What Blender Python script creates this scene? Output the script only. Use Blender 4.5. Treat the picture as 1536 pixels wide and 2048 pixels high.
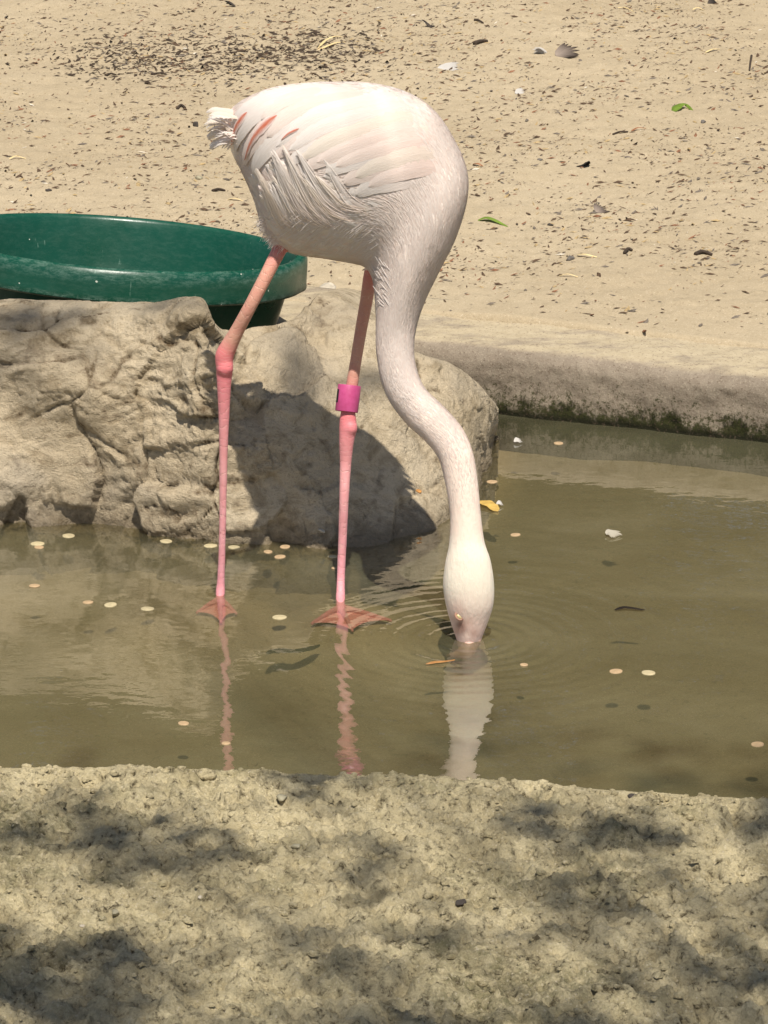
import bpy, math, random
import numpy as np
from mathutils import Vector, Matrix
from mathutils.bvhtree import BVHTree

random.seed(7); rng = np.random.default_rng(7)
SC = bpy.context.scene
for o in list(bpy.data.objects): bpy.data.objects.remove(o)

# ------------------------------------------------------------------ camera
PITCH = math.radians(17.73); H = 1.511; FPX = 7300.0
cam_d = bpy.data.cameras.new('camera'); cam = bpy.data.objects.new('camera', cam_d)
SC.collection.objects.link(cam); SC.camera = cam
cam.location = (0, 0, H); cam.rotation_euler = (math.pi/2 - PITCH, 0, 0)
cam_d.sensor_fit = 'VERTICAL'; cam_d.sensor_height = 24.0; cam_d.lens = 24.0*FPX/2048
cam_d.clip_start = 0.05; cam_d.clip_end = 400

# ------------------------------------------------------------------ sky, sun, exposure
SUN_EL = math.radians(64); SUN_AZ = math.radians(174)       # azimuth from +Y towards +X
S = Vector((math.sin(SUN_AZ)*math.cos(SUN_EL), math.cos(SUN_AZ)*math.cos(SUN_EL), math.sin(SUN_EL)))
W = bpy.data.worlds.new('World'); SC.world = W; W.use_nodes = True
wn = W.node_tree.nodes; wn.clear()
sky = wn.new('ShaderNodeTexSky'); sky.sky_type = 'NISHITA'; sky.sun_disc = False
sky.sun_elevation = SUN_EL; sky.sun_rotation = SUN_AZ; sky.dust_density = 1.5
bg = wn.new('ShaderNodeBackground'); bg.inputs[1].default_value = 0.06
wo = wn.new('ShaderNodeOutputWorld')
W.node_tree.links.new(sky.outputs[0], bg.inputs[0]); W.node_tree.links.new(bg.outputs[0], wo.inputs[0])
sd = bpy.data.lights.new('sun', 'SUN'); sd.energy = 4.2; sd.angle = math.radians(0.53); sd.color = (1.0, 0.94, 0.84)
so = bpy.data.objects.new('sun', sd); SC.collection.objects.link(so)
so.rotation_euler = S.to_track_quat('Z', 'Y').to_euler(); so.location = (0, -3, 9)
SC.view_settings.view_transform = 'Standard'; SC.view_settings.look = 'None'
SC.view_settings.gamma = 1.0; SC.view_settings.use_curve_mapping = False
SC.view_settings.exposure = 0.52

# ------------------------------------------------------------------ helpers
CP, SP = math.cos(PITCH), math.sin(PITCH)
def ray(px, py):
    a, b = px-768.0, 1024.0-py
    return np.array([a, FPX*CP + b*SP, -FPX*SP + b*CP])
def PY(px, py, Y):
    d = ray(px, py); return np.array([0, 0, H]) + d*(Y/d[1])
def PZ(px, py, z=0.0):
    d = ray(px, py); return np.array([0, 0, H]) + d*((z-H)/d[2])
FWD = np.array([0, CP, -SP]); UPV = np.array([0, SP, CP]); RGT = np.array([1.0, 0, 0])

_perm = np.random.default_rng(3).permutation(256); _perm = np.concatenate([_perm, _perm, _perm])
_g = np.random.default_rng(4).normal(size=(256, 3)); _g /= np.linalg.norm(_g, axis=1)[:, None]
def perlin(x, y, z):
    x, y, z = np.broadcast_arrays(np.asarray(x, float), np.asarray(y, float), np.asarray(z, float))
    xi = np.floor(x).astype(int); yi = np.floor(y).astype(int); zi = np.floor(z).astype(int)
    xf, yf, zf = x-xi, y-yi, z-zi
    u, v, w = [t*t*t*(t*(t*6-15)+10) for t in (xf, yf, zf)]
    def gr(a, b, c):
        g = _g[_perm[_perm[_perm[(xi+a) & 255] + ((yi+b) & 255)] + ((zi+c) & 255)]]
        return g[..., 0]*(xf-a) + g[..., 1]*(yf-b) + g[..., 2]*(zf-c)
    l = lambda a, b, t: a + t*(b-a)
    return 1.5*l(l(l(gr(0,0,0), gr(1,0,0), u), l(gr(0,1,0), gr(1,1,0), u), v),
             l(l(gr(0,0,1), gr(1,0,1), u), l(gr(0,1,1), gr(1,1,1), u), v), w)
def fbm(x, y, z=0.0, oct=4, gain=0.5, ridged=False):
    r = 0; a = 1.0; f = 1.0
    for i in range(oct):
        n = perlin(x*f + 17.3*i, y*f - 9.1*i, np.asarray(z)*f + 3.7*i)
        r = r + a*((1-2*np.abs(n)) if ridged else n); a *= gain; f *= 2.03
    return r
def sstep(a, b, x):
    t = np.clip((np.asarray(x, float)-a)/(b-a), 0, 1); return t*t*(3-2*t)

def link(o, parent=None):
    SC.collection.objects.link(o)
    if parent is not None: o.parent = parent
    return o
def mesh_from(name, verts, faces, smooth=True):
    me = bpy.data.meshes.new(name)
    verts = np.asarray(verts, np.float32)
    if isinstance(faces, np.ndarray):
        n, k = faces.shape
        me.vertices.add(len(verts)); me.vertices.foreach_set('co', verts.ravel())
        me.loops.add(n*k); me.loops.foreach_set('vertex_index', faces.astype(np.int32).ravel())
        me.polygons.add(n); me.polygons.foreach_set('loop_start', np.arange(0, n*k, k, dtype=np.int32))
        try: me.polygons.foreach_set('loop_total', np.full(n, k, dtype=np.int32))
        except Exception: pass
        me.update(calc_edges=True)
    else:
        me.from_pydata([tuple(map(float, v)) for v in verts], [], [tuple(int(i) for i in f) for f in faces]); me.update()
    me.polygons.foreach_set('use_smooth', np.full(len(me.polygons), smooth)); me.validate()
    return me
def grid_faces(nu, nv, wrap_v=False):
    i = np.arange(nu-1)[:, None]; j = np.arange(nv if wrap_v else nv-1)[None, :]
    j2 = (j+1) % nv
    return np.stack([i*nv+j, i*nv+j2, (i+1)*nv+j2, (i+1)*nv+j], -1).reshape(-1, 4)
def obj(name, me, mat=None, parent=None, **tags):
    o = bpy.data.objects.new(name, me)
    if mat is not None and len(me.materials) == 0: me.materials.append(mat)
    for k, v in tags.items(): o[k] = v
    return link(o, parent)
def empty(name, loc, label, category, group=None):
    o = bpy.data.objects.new(name, None); o.location = loc; o['label'] = label; o['category'] = category
    if group: o['group'] = group
    return link(o)
def setattr_col(me, name, arr):
    a = me.color_attributes.new(name, 'FLOAT_COLOR', 'POINT')
    c = np.ones((len(me.vertices), 4), np.float32); c[:, :3] = arr; a.data.foreach_set('color', c.ravel())
def setattr_f(me, name, arr):
    a = me.attributes.new(name, 'FLOAT', 'POINT'); a.data.foreach_set('value', np.asarray(arr, np.float32))
def setuv(me, uv):
    l = me.uv_layers.new(name='UVMap'); vi = np.empty(len(me.loops), np.int32); me.loops.foreach_get('vertex_index', vi)
    l.data.foreach_set('uv', np.asarray(uv, np.float32)[vi].ravel())
def srgb(r, g, b):
    return tuple(((c/255)/12.92 if c/255 <= .04045 else ((c/255+.055)/1.055)**2.4) for c in (r, g, b)) + (1,)

class M:
    """little node-tree builder"""
    def __init__(s, name):
        s.m = bpy.data.materials.new(name); s.m.use_nodes = True; s.t = s.m.node_tree
        s.t.nodes.clear(); s.out = s.n('OutputMaterial')
    def n(s, kind, **kw):
        nd = s.t.nodes.new('ShaderNode'+kind)
        for k, v in kw.items(): setattr(nd, k, v)
        return nd
    def put(s, sock, v):
        if isinstance(v, bpy.types.NodeSocket): s.t.links.new(v, sock)
        else:
            if hasattr(sock, 'default_value'):
                sock.default_value = v
    def co(s, kind='Object', scale=(1,1,1), rot=(0,0,0)):
        c = s.n('TexCoord'); mp = s.n('Mapping'); s.put(mp.inputs[0], c.outputs[kind])
        mp.inputs['Scale'].default_value = scale; mp.inputs['Rotation'].default_value = rot
        return mp.outputs[0]
    def noise(s, co, scale, detail=4, rough=.55, dist=0, col=False):
        t = s.n('TexNoise'); s.put(t.inputs['Vector'], co); t.inputs['Scale'].default_value = scale
        t.inputs['Detail'].default_value = detail; t.inputs['Roughness'].default_value = rough; t.inputs['Distortion'].default_value = dist
        return t.outputs['Color' if col else 'Fac']
    def voro(s, co, scale, feature='F1', out='Distance', rand=1):
        t = s.n('TexVoronoi', feature=feature); s.put(t.inputs['Vector'], co); t.inputs['Scale'].default_value = scale
        t.inputs['Randomness'].default_value = rand
        return t.outputs[out]
    def ramp(s, fac, stops, interp='LINEAR'):
        r = s.n('ValToRGB'); s.put(r.inputs[0], fac); cr = r.color_ramp; cr.interpolation = interp
        while len(cr.elements) < len(stops): cr.elements.new(.5)
        for e, (p, c) in zip(cr.elements, stops):
            e.position = p; e.color = c if hasattr(c, '__len__') else (c, c, c, 1)
        return r.outputs[0]
    def mix(s, fac, a, b, blend='MIX'):
        x = s.n('Mix', data_type='RGBA', blend_type=blend)
        s.put(x.inputs[0], fac); s.put(x.inputs[6], a); s.put(x.inputs[7], b); return x.outputs[2]
    def math(s, op, a, b=0.0, clamp=False):
        x = s.n('Math', operation=op, use_clamp=clamp); s.put(x.inputs[0], a); s.put(x.inputs[1], b); return x.outputs[0]
    def attr(s, name, out='Fac'):
        a = s.n('Attribute', attribute_name=name); return a.outputs[out]
    def bump(s, h, strength=.5, dist=.01, normal=None):
        b = s.n('Bump'); b.inputs['Strength'].default_value = strength; b.inputs['Distance'].default_value = dist
        s.put(b.inputs['Height'], h)
        if normal is not None: s.put(b.inputs['Normal'], normal)
        return b.outputs[0]
    def bsdf(s, color, rough=.8, normal=None, spec=.3, sss=0, coat=0, trans=0, transcol=None):
        p = s.n('BsdfPrincipled'); s.put(p.inputs['Base Color'], color); s.put(p.inputs['Roughness'], rough)
        p.inputs['Specular IOR Level'].default_value = spec
        if normal is not None: s.put(p.inputs['Normal'], normal)
        if sss:
            p.inputs['Subsurface Weight'].default_value = sss; p.inputs['Subsurface Radius'].default_value = (1, .6, .5)
            p.inputs['Subsurface Scale'].default_value = .004
        if coat: p.inputs['Coat Weight'].default_value = coat; p.inputs['Coat Roughness'].default_value = .25
        o = p.outputs[0]
        if trans:
            t = s.n('BsdfTranslucent'); s.put(t.inputs[0], transcol if transcol is not None else color)
            if normal is not None: s.put(t.inputs['Normal'], normal)
            mx = s.n('MixShader'); s.put(mx.inputs[0], trans); s.put(mx.inputs[1], o); s.put(mx.inputs[2], t.outputs[0]); o = mx.outputs[0]
        return s.end(o)
    def end(s, shader):
        s.t.links.new(shader, s.out.inputs[0]); return s.m

def plain(name, rgb, rough=.7, var=.25, scale=60, spec=.3, trans=0, bump=.2):
    m = M(name); c = m.co('Object')
    n = m.noise(c, scale, 4); a = tuple(v*(1-var) for v in rgb[:3])+(1,); b = tuple(min(1, v*(1+var)) for v in rgb[:3])+(1,)
    col = m.ramp(n, [(.3, a), (.7, b)])
    return m.bsdf(col, rough, m.bump(n, bump, .002), spec, trans=trans)

# ------------------------------------------------------------------ pond layout
def bank_edge(x):                # world Y of the bank crest as a function of world x
    px = np.array([-900, 0, 400, 700, 940, 1100, 1300, 1536, 2400.]); py = np.array([1510, 1527, 1533, 1541, 1551, 1561, 1578, 1594, 1660.])
    w = np.array([PZ(a, b, .055) for a, b in zip(px, py)])
    return np.interp(x, w[:, 0], w[:, 1])
CA, CB = PZ(987, 828), PZ(1536, 886)
def curb_line(x):                # waterline of the curb face
    s = (CB[1]-CA[1])/(CB[0]-CA[0]); y = CA[1] + s*(x-CA[0])
    return np.maximum(y, 4.55) + 0*x
YARD = 0.112
def ground_z(x, y):
    be = bank_edge(x) + .012*fbm(x*9, y*0+3, 0, 3)
    d = be - y                                   # >0 on the bank
    bank = .050 + .022*sstep(0, .5, d) + .03*sstep(.5, 3, d)
    det = fbm(x*10, y*10, 0, 3)*.006 + fbm(x*34, y*26, 5, 4, .7)*.0085 - np.clip(fbm(x*26, y*22, 9, 3), .22, 1)*.020
    det = det + fbm(x*85, y*70, 7, 2, .6, True)*.0034
    det = det + fbm(x*62, y*50, 11, 2, .6)*.0055
    det = det + np.clip(fbm(x*75, y*60, 2, 2), .2, 1)*.006
    bank = bank + det*sstep(-.02, .03, d)*(1-sstep(3, 6, d))
    drop = sstep(0.0, -.10, d)
    bed = -.050 + .008*fbm(x*4, y*4, 1, 3)
    sh = np.maximum(np.exp(-(((x+.205)/.13)**2+((y-4.345)/.13)**2)**2), np.exp(-(((x+.045)/.15)**2+((y-4.32)/.13)**2)**2))     # shoal under the feet
    bed = bed*(1-sh) + (-.0125+.002*fbm(x*12, y*12, 3, 2))*sh
    z = bank*(1-drop) + bed*drop
    cl = curb_line(x); e = y - cl
    # yard behind the curb
    yard = YARD + .012*sstep(.3, 3, e) + fbm(x*3, y*3, 2, 3)*.008 + (fbm(x*16, y*13, 4, 4, .55)*.0045 + np.clip(fbm(x*45, y*35, 6, 2), .1, 1)*.003)*sstep(.16, .3, e)
    t = sstep(.10, .14, e)
    z = z*(1-t) + yard*t
    # banks that close the pond left and right, outside the frame
    side = sstep(2.2, 3.0, np.abs(x))
    land = .07 + .05*sstep(3.6, 5.2, y)
    z = z*(1-side) + land*side
    return z
def spread(a, b, n, p=2.2):      # widening steps
    return a + (b-a)*np.linspace(0, 1, n)**p
gx = np.concatenate([-spread(.86, 90, 46, 3.2)[::-1][:-1], np.arange(-.86, .8601, .004), spread(.86, 90, 46, 3.2)[1:]])
gy = np.concatenate([(2.78-spread(0, 80, 46, 3.2))[::-1][:-1], np.arange(2.78, 3.76, .0032), np.arange(3.77, 5.1, .015), np.arange(5.1, 8.35, .0075), 8.35+spread(0, 130, 50, 3.2)])
GX, GY = np.meshgrid(gx, gy, indexing='ij')
GZ = ground_z(GX, GY)

def m_sand():
    m = M('sand_ground'); c = m.co('Object')
    geo = m.n('NewGeometry'); sx = m.n('SeparateXYZ'); m.put(sx.inputs[0], geo.outputs['Position'])
    bankm = m.n('MapRange'); m.put(bankm.inputs[0], sx.outputs[1]); bankm.inputs[1].default_value = 4.6; bankm.inputs[2].default_value = 3.9
    bk = m.math('MULTIPLY', bankm.outputs[0], m.ramp(m.math('ADD', sx.outputs[2], .5), [(.485, 0), (.502, 1)]))
    big = m.noise(c, 2.2, 5, .6); mid = m.noise(c, 22, 5, .62); fine = m.noise(c, 420, 3, .7); grain = m.voro(c, 620, out='Color')
    # yard sand
    y1 = m.ramp(big, [(.3, (.39, .312, .205, 1)), (.7, (.465, .38, .258, 1))])
    y2 = m.mix(m.ramp(mid, [(.45, 0), (.75, .3)]), y1, (.33, .26, .16, 1))
    # bank sand: crusted, olive algae film in broken patches
    b1 = m.ramp(mid, [(.3, (.40, .335, .195, 1)), (.65, (.59, .505, .315, 1))])
    alg = m.math('MULTIPLY', m.ramp(m.noise(c, 5.5, 5, .65, .3), [(.48, 0), (.62, 1)]), m.ramp(m.noise(c, 75, 6, .75), [(.40, .05), (.60, 1)]))
    b2 = m.mix(m.math('MULTIPLY', alg, .66), b1, (.085, .088, .035, 1))
    col = m.mix(bk, y2, b2)
    col = m.mix(m.ramp(fine, [(.35, .32), (.55, 0)]), col, (.19, .145, .08, 1))
    col = m.mix(m.ramp(grain, [(.80, 0), (.93, .55)]), col, (.62, .54, .40, 1))
    crk = m.noise(m.co('Object', (1, .75, 1)), 95, 6, .72, .3)
    col = m.mix(m.math('MULTIPLY', m.ramp(crk, [(.33, .95), (.43, 0)]), m.math('ADD', .35, m.math('MULTIPLY', bk, .6))), col, (.09, .07, .038, 1))
    fine2 = m.noise(c, 160, 5, .72)
    h2 = m.math('ADD', m.math('MULTIPLY', m.ramp(crk, [(.30, 0), (.46, 1)]), .8), m.math('MULTIPLY', fine2, 1.1))
    h2 = m.math('MULTIPLY', h2, bk)
    h = m.math('ADD', m.math('MULTIPLY', fine, .5), m.math('MULTIPLY', mid, 1.0))
    n = m.bump(h, .6, .005); n = m.bump(h2, .75, .007, n); n = m.bump(m.noise(c, 900, 2, .6), .5, .0015, n)
    return m.bsdf(col, .92, n, .15)
SAND = m_sand()
me = mesh_from('sand_ground', np.stack([GX, GY, GZ], -1).reshape(-1, 3), grid_faces(len(gx), len(gy))[:, ::-1].copy())
obj('sand_ground', me, SAND, kind='structure')

# ------------------------------------------------------------------ concrete curb
def m_curb():
    m = M('curb_concrete'); c = m.co('Object')
    geo = m.n('NewGeometry'); sx = m.n('SeparateXYZ'); m.put(sx.inputs[0], geo.outputs['Position']); z = sx.outputs[2]
    nx = m.n('SeparateXYZ'); m.put(nx.inputs[0], geo.outputs['Normal'])
    n1 = m.noise(c, 9, 6, .65); n2 = m.noise(c, 70, 5, .7); n3 = m.noise(c, 380, 3, .7)
    face = m.ramp(n1, [(.3, (.20, .165, .125, 1)), (.7, (.30, .25, .19, 1))])
    face = m.mix(m.ramp(n2, [(.42, .4), (.58, 0)]), face, (.18, .14, .105, 1))
    face = m.mix(m.ramp(n3, [(.55, 0), (.72, .6)]), face, (.42, .36, .27, 1))
    # sand dust lying on the top
    up = m.ramp(nx.outputs[2], [(.80, 0), (.99, 1)])
    dust = m.math('MULTIPLY', up, m.ramp(m.noise(m.co('Object', (1, 2.5, 1)), 14, 5, .65), [(.36, .25), (.52, 1)]))
    col = m.mix(dust, face, m.ramp(n2, [(.3, (.36, .295, .195, 1)), (.7, (.44, .37, .255, 1))]))
    # moss and algae growing up from the water line
    mz = m.math('ADD', z, m.math('MULTIPLY', m.math('SUBTRACT', m.noise(m.co('Object', (1, 1, .6)), 24, 6, .78), .5), -.15))
    moss = m.ramp(mz, [(.010, 1), (.026, 0)])
    mcol = m.ramp(m.noise(c, 120, 4, .7), [(.38, (.008, .009, .004, 1)), (.60, (.024, .026, .009, 1)), (.80, (.075, .085, .03, 1))])
    col = m.mix(moss, col, mcol)
    m2 = m.ramp(m.math('ADD', z, m.math('MULTIPLY', m.math('SUBTRACT', m.noise(c, 130, 6, .85), .5), -.42)), [(.0, 1), (.03, 0)])
    col = m.mix(m.math('MULTIPLY', m2, .92), col, (.035, .036, .012, 1))
    col = m.mix(m.ramp(z, [(.004, .9), (.012, 0)]), col, (.012, .012, .006, 1))  # near-black band at the waterline: wet concrete plus its shadow painted into the colour
    col = m.mix(m.ramp(m.noise(c, 240, 4, .8), [(.34, .8), (.44, 0)]), col, (.10, .07, .05, 1))
    h = m.math('ADD', m.math('MULTIPLY', n2, 1), m.math('MULTIPLY', n3, .35))
    return m.bsdf(col, .9, m.bump(h, .5, .004), .15)
cxs = np.concatenate([np.arange(-3.0, -.3, .05), np.arange(-.3, .75, .004), np.arange(.75, 3.0, .05)])
prof = [(-.012, -.12), (-.008, -.03)] + [(0.0, z) for z in np.linspace(0, .072, 19)] + \
       [(.026*(1-math.cos(a))*1.0, .072+.030*math.sin(a)) for a in np.linspace(.15, 1.45, 10)] + \
       [(e, .1030 + .011*(e-.03)/.17) for e in np.linspace(.034, .20, 30)] + [(.215, .08), (.22, -.05)]
prof = np.array(prof)
nrm_c = np.array([-(CB[1]-CA[1]), CB[0]-CA[0], 0]); nrm_c /= np.linalg.norm(nrm_c)
X = np.repeat(cxs[:, None], len(prof), 1); E = prof[None, :, 0]+0*X; Z = prof[None, :, 1]+0*X
YB = curb_line(X)
lump = fbm(X*7, Z*9, E*7, 4)*.006 + fbm(X*40, Z*40, E*40, 4, .6)*.0016
sag = -.006*sstep(.0, .6, X)
PX = X + nrm_c[0]*(E-lump); PYY = YB + nrm_c[1]*(E-lump*sstep(.15, .0, E)); PZZ = Z + lump*.6*sstep(.01, .04, E)*sstep(.2, .15, E) + sag*sstep(.06, .1, Z)
V = np.stack([PX, PYY, PZZ], -1).reshape(-1, 3)
F = grid_faces(len(cxs), len(prof)); caps = [list(range(len(prof)))[::-1], [(len(cxs)-1)*len(prof)+i for i in range(len(prof))]]
me = mesh_from('pool_curb', V, F[:, ::-1].copy())
obj('pool_curb', me, m_curb(), label='low grey brown concrete curb with mossy foot along the far edge of the pond', category='curb')

# ------------------------------------------------------------------ rock outcrop
def m_rock():
    m = M('sandstone_rock'); c = m.co('Object')
    geo = m.n('NewGeometry'); sx = m.n('SeparateXYZ'); m.put(sx.inputs[0], geo.outputs['Position']); z = sx.outputs[2]
    n1 = m.noise(c, 6, 6, .6, .4); n2 = m.noise(m.co('Object', (1, 1, 1.6), (0, .35, 0)), 26, 7, .68, .6); n3 = m.noise(c, 330, 4, .75); n4 = m.noise(c, 95, 5, .7)
    col = m.ramp(n1, [(.3, (.43, .345, .225, 1)), (.5, (.52, .425, .29, 1)), (.7, (.58, .485, .34, 1))])
    col = m.mix(m.ramp(n2, [(.36, .6), (.50, 0)]), col, (.225, .165, .09, 1))
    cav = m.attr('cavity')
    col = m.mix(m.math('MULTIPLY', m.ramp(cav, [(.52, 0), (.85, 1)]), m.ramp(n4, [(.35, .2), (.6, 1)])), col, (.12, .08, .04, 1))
    grey = m.ramp(m.noise(c, 4.2, 4, .6), [(.52, 0), (.66, .5)])
    col = m.mix(grey, col, (.31, .27, .215, 1))
    col = m.mix(m.ramp(n3, [(.32, .5), (.46, 0)]), col, (.20, .15, .10, 1))
    col = m.mix(m.ramp(n3, [(.60, 0), (.74, .6)]), col, (.56, .48, .36, 1))
    wetz = m.math('ADD', z, m.math('MULTIPLY', m.math('SUBTRACT', n4, .5), .05))
    wet = m.ramp(wetz, [(.006, 1), (.034, 0)])
    col = m.mix(wet, col, m.mix(.62, col, (.085, .06, .03, 1)))
    rough = m.ramp(wet, [(0, .88), (1, .32)])
    h = m.math('ADD', m.math('ADD', m.math('MULTIPLY', n2, 1.2), m.math('MULTIPLY', n4, .7)), m.math('MULTIPLY', n3, .28))
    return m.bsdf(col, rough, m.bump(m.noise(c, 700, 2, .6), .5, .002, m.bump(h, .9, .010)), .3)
# columns: px, [(py, Y) waterline .. top edge], top back (z, Y)
RC = [
 (-420, [(1040, None), (900, 4.70), (790, 4.72), (700, 4.74), (634, 4.77)]),
 (-200, [(1046, None), (910, 4.68), (800, 4.70), (705, 4.74), (632, 4.77)]),
 (0,    [(1050, None), (915, 4.675), (800, 4.71), (705, 4.72), (626, 4.76)]),
 (100,  [(1048, None), (905, 4.69), (785, 4.685), (705, 4.72), (628, 4.76)]),
 (190,  [(1052, None), (905, 4.68), (795, 4.67), (705, 4.71), (630, 4.75)]),
 (300,  [(1064, None), (920, 4.65), (800, 4.675), (712, 4.69), (632, 4.73)]),
 (395,  [(1078, None), (930, 4.61), (810, 4.625), (712, 4.64), (622, 4.68)]),
 (425,  [(1083, None), (940, 4.605), (830, 4.615), (745, 4.64), (674, 4.70)]),
 (480,  [(1087, None), (950, 4.605), (845, 4.64), (760, 4.69), (690, 4.77)]),
 (585,  [(1090, None), (960, 4.625), (855, 4.67), (755, 4.74), (664, 4.84)]),
 (640,  [(1094, None), (965, 4.64), (860, 4.70), (745, 4.79), (600, 4.97)]),
 (740,  [(1092, None), (970, 4.675), (865, 4.735), (770, 4.79), (650, 4.92)]),
 (830,  [(1072, None), (960, 4.725), (865, 4.785), (785, 4.83), (712, 4.90)]),
 (900,  [(1035, None), (945, 4.775), (865, 4.82), (795, 4.86), (734, 4.92)]),
 (955,  [(975, None),  (910, 4.87), (855, 4.89), (810, 4.91), (772, 4.96)]),
 (982,  [(918, None),  (885, 5.00), (855, 4.98), (828, 4.97), (803, 4.98)]),
 (990,  [(880, None),  (865, 5.09), (848, 5.08), (830, 5.07), (816, 5.06)]),
 (985,  [(850, None),  (845, 5.19), (842, 5.19), (838, 5.18), (830, 5.17)]),
]
def catmull(P, n):               # P (k, ...) -> resampled along axis 0, uniform
    P = np.asarray(P, float); k = len(P); t = np.linspace(0, k-1-1e-9, n); i = t.astype(int); f = (t-i).reshape((-1,)+(1,)*(P.ndim-1))
    p0 = P[np.maximum(i-1, 0)]; p1 = P[i]; p2 = P[np.minimum(i+1, k-1)]; p3 = P[np.minimum(i+2, k-1)]
    return .5*((2*p1) + (-p0+p2)*f + (2*p0-5*p1+4*p2-p3)*f*f + (-p0+3*p1-3*p2+p3)*f**3)
ctrl = []
for px, rows in RC:
    w = PZ(px, rows[0][0], 0.0)
    col = [w + np.array([0, -.10, -.10]), w + np.array([0, -.022, -.03]), w]
    for py, Y in rows[1:]: col.append(PY(px, py, Y))
    top = col[-1]
    if px < 610: col += [top + np.array([0, .07, .0]), top + np.array([0, .12, -.045]), np.array([top[0], top[1]+.18, .10]), np.array([top[0], 5.5, .02])]
    elif px < 760: col += [top + np.array([0, .05, -.006]), np.array([top[0], top[1]+.17, top[2]*.85]), np.array([top[0], 5.42, .118]), np.array([top[0], 5.6, .02])]
    else: col += [top + np.array([0, .035, -.006]), top + np.array([0, .07, -.03]), top + np.array([0, .12, -.10]), top + np.array([0, .14, -.20])]
    ctrl.append(col)
ctrl = np.array(ctrl)
R = catmull(ctrl, 420); R = np.swapaxes(catmull(np.swapaxes(R, 0, 1), 230), 0, 1)
def gnorm(R):
    du = np.gradient(R, axis=0); dv = np.gradient(R, axis=1); n = np.cross(du, dv); n /= np.linalg.norm(n, axis=2, keepdims=True)+1e-12
    return n
NR = gnorm(R)
x, y, z = R[..., 0], R[..., 1], R[..., 2]
q = fbm(x*5+3, y*5, z*6, 2)
facet = perlin(x*9+q, y*9, z*9+2*q)
rs = np.random.default_rng(77); Pw = R + .02*np.stack([fbm(x*9, y*9, z*9, 2), fbm(x*9+7, y*9, z*9, 2), fbm(x*9, y*9+7, z*9, 2)], -1)
def facets(n, slope):
    sd_ = R.reshape(-1, 3)[rs.choice(R.shape[0]*R.shape[1], n, replace=False)]; g_ = rs.normal(size=(n, 3))*slope; o_ = rs.normal(size=n)
    fl = Pw.reshape(-1, 3); b1 = np.full(len(fl), 9.); b2 = b1.copy(); ix = np.zeros(len(fl), int)
    for k_ in range(n):
        dd = np.sqrt(((fl-sd_[k_])**2).sum(1)); lt = dd < b1; b2 = np.where(lt, b1, np.minimum(b2, dd)); ix = np.where(lt, k_, ix); b1 = np.where(lt, dd, b1)
    h_ = ((fl-sd_[ix])*g_[ix]).sum(1); return h_.reshape(x.shape), o_[ix].reshape(x.shape), (b2-b1).reshape(x.shape)
f1, o1, e1_ = facets(120, .22); f2, o2, e2_ = facets(900, .26)
ff = 3.2*facet; fr_ = ff-np.floor(ff)
d = .007*fbm(x*6+1.2*q, y*6, z*7, 2, .45) + np.clip(f1, -.013, .013)*.75 + .0016*o1 + np.clip(f2, -.004, .004)*.3 + .0005*o2 - .005*np.exp(-(e1_/.0035)**2)*sstep(-.2, .3, perlin(x*6, y*6, z*6+4))
cr = np.abs(perlin(x*13+2.2*q, y*13, z*17-x*6+q)); d = d - .004*np.exp(-(cr/.022)**2)*sstep(-.1, .3, perlin(x*5, y*5+4, z*5))
strat = fbm(x*10+z*6+.6*q, y*12, z*34-x*9, 4, .55, ridged=True)
d = d + .0032*(strat-.4)*sstep(-.3, .4, fbm(x*6, y*6, z*6+8, 2))
d = d + (.0034*fbm(x*42+z*10, y*42, z*60-x*14, 4, .62) + .0022*fbm(x*120, y*120, z*150, 2, .6, True))*(.35+.65*sstep(-.25, .35, fbm(x*8+5, y*8, z*10, 2)))
px_of = 768 + x*FPX/(y*CP - (z-H)*SP)
smooth_right = sstep(560, 700, px_of); d = d*(1-.5*smooth_right)
vidx = np.linspace(0, 10, 230)[None, :]
d = d*(1 - .8*sstep(5.6, 6.8, vidx))
R = R + NR*d[..., None]
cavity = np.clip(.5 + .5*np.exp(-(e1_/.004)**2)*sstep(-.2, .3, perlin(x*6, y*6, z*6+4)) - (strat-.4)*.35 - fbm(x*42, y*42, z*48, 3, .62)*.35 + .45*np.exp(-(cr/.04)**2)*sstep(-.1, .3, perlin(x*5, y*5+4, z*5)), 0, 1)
F = grid_faces(420, 230)[:, ::-1].copy()
me = mesh_from('rock_outcrop', R.reshape(-1, 3), F); setattr_f(me, 'cavity', cavity.ravel())
ROCK = m_rock()
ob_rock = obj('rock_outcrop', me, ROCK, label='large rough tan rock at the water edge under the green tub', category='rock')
rock_bvh = BVHTree.FromPolygons([Vector(v) for v in R.reshape(-1, 3)], [tuple(f) for f in F.tolist()])
def hit(bvh, px, py):
    dr = Vector(ray(px, py)).normalized(); r = bvh.ray_cast(Vector((0, 0, H)), dr)
    return r

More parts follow.
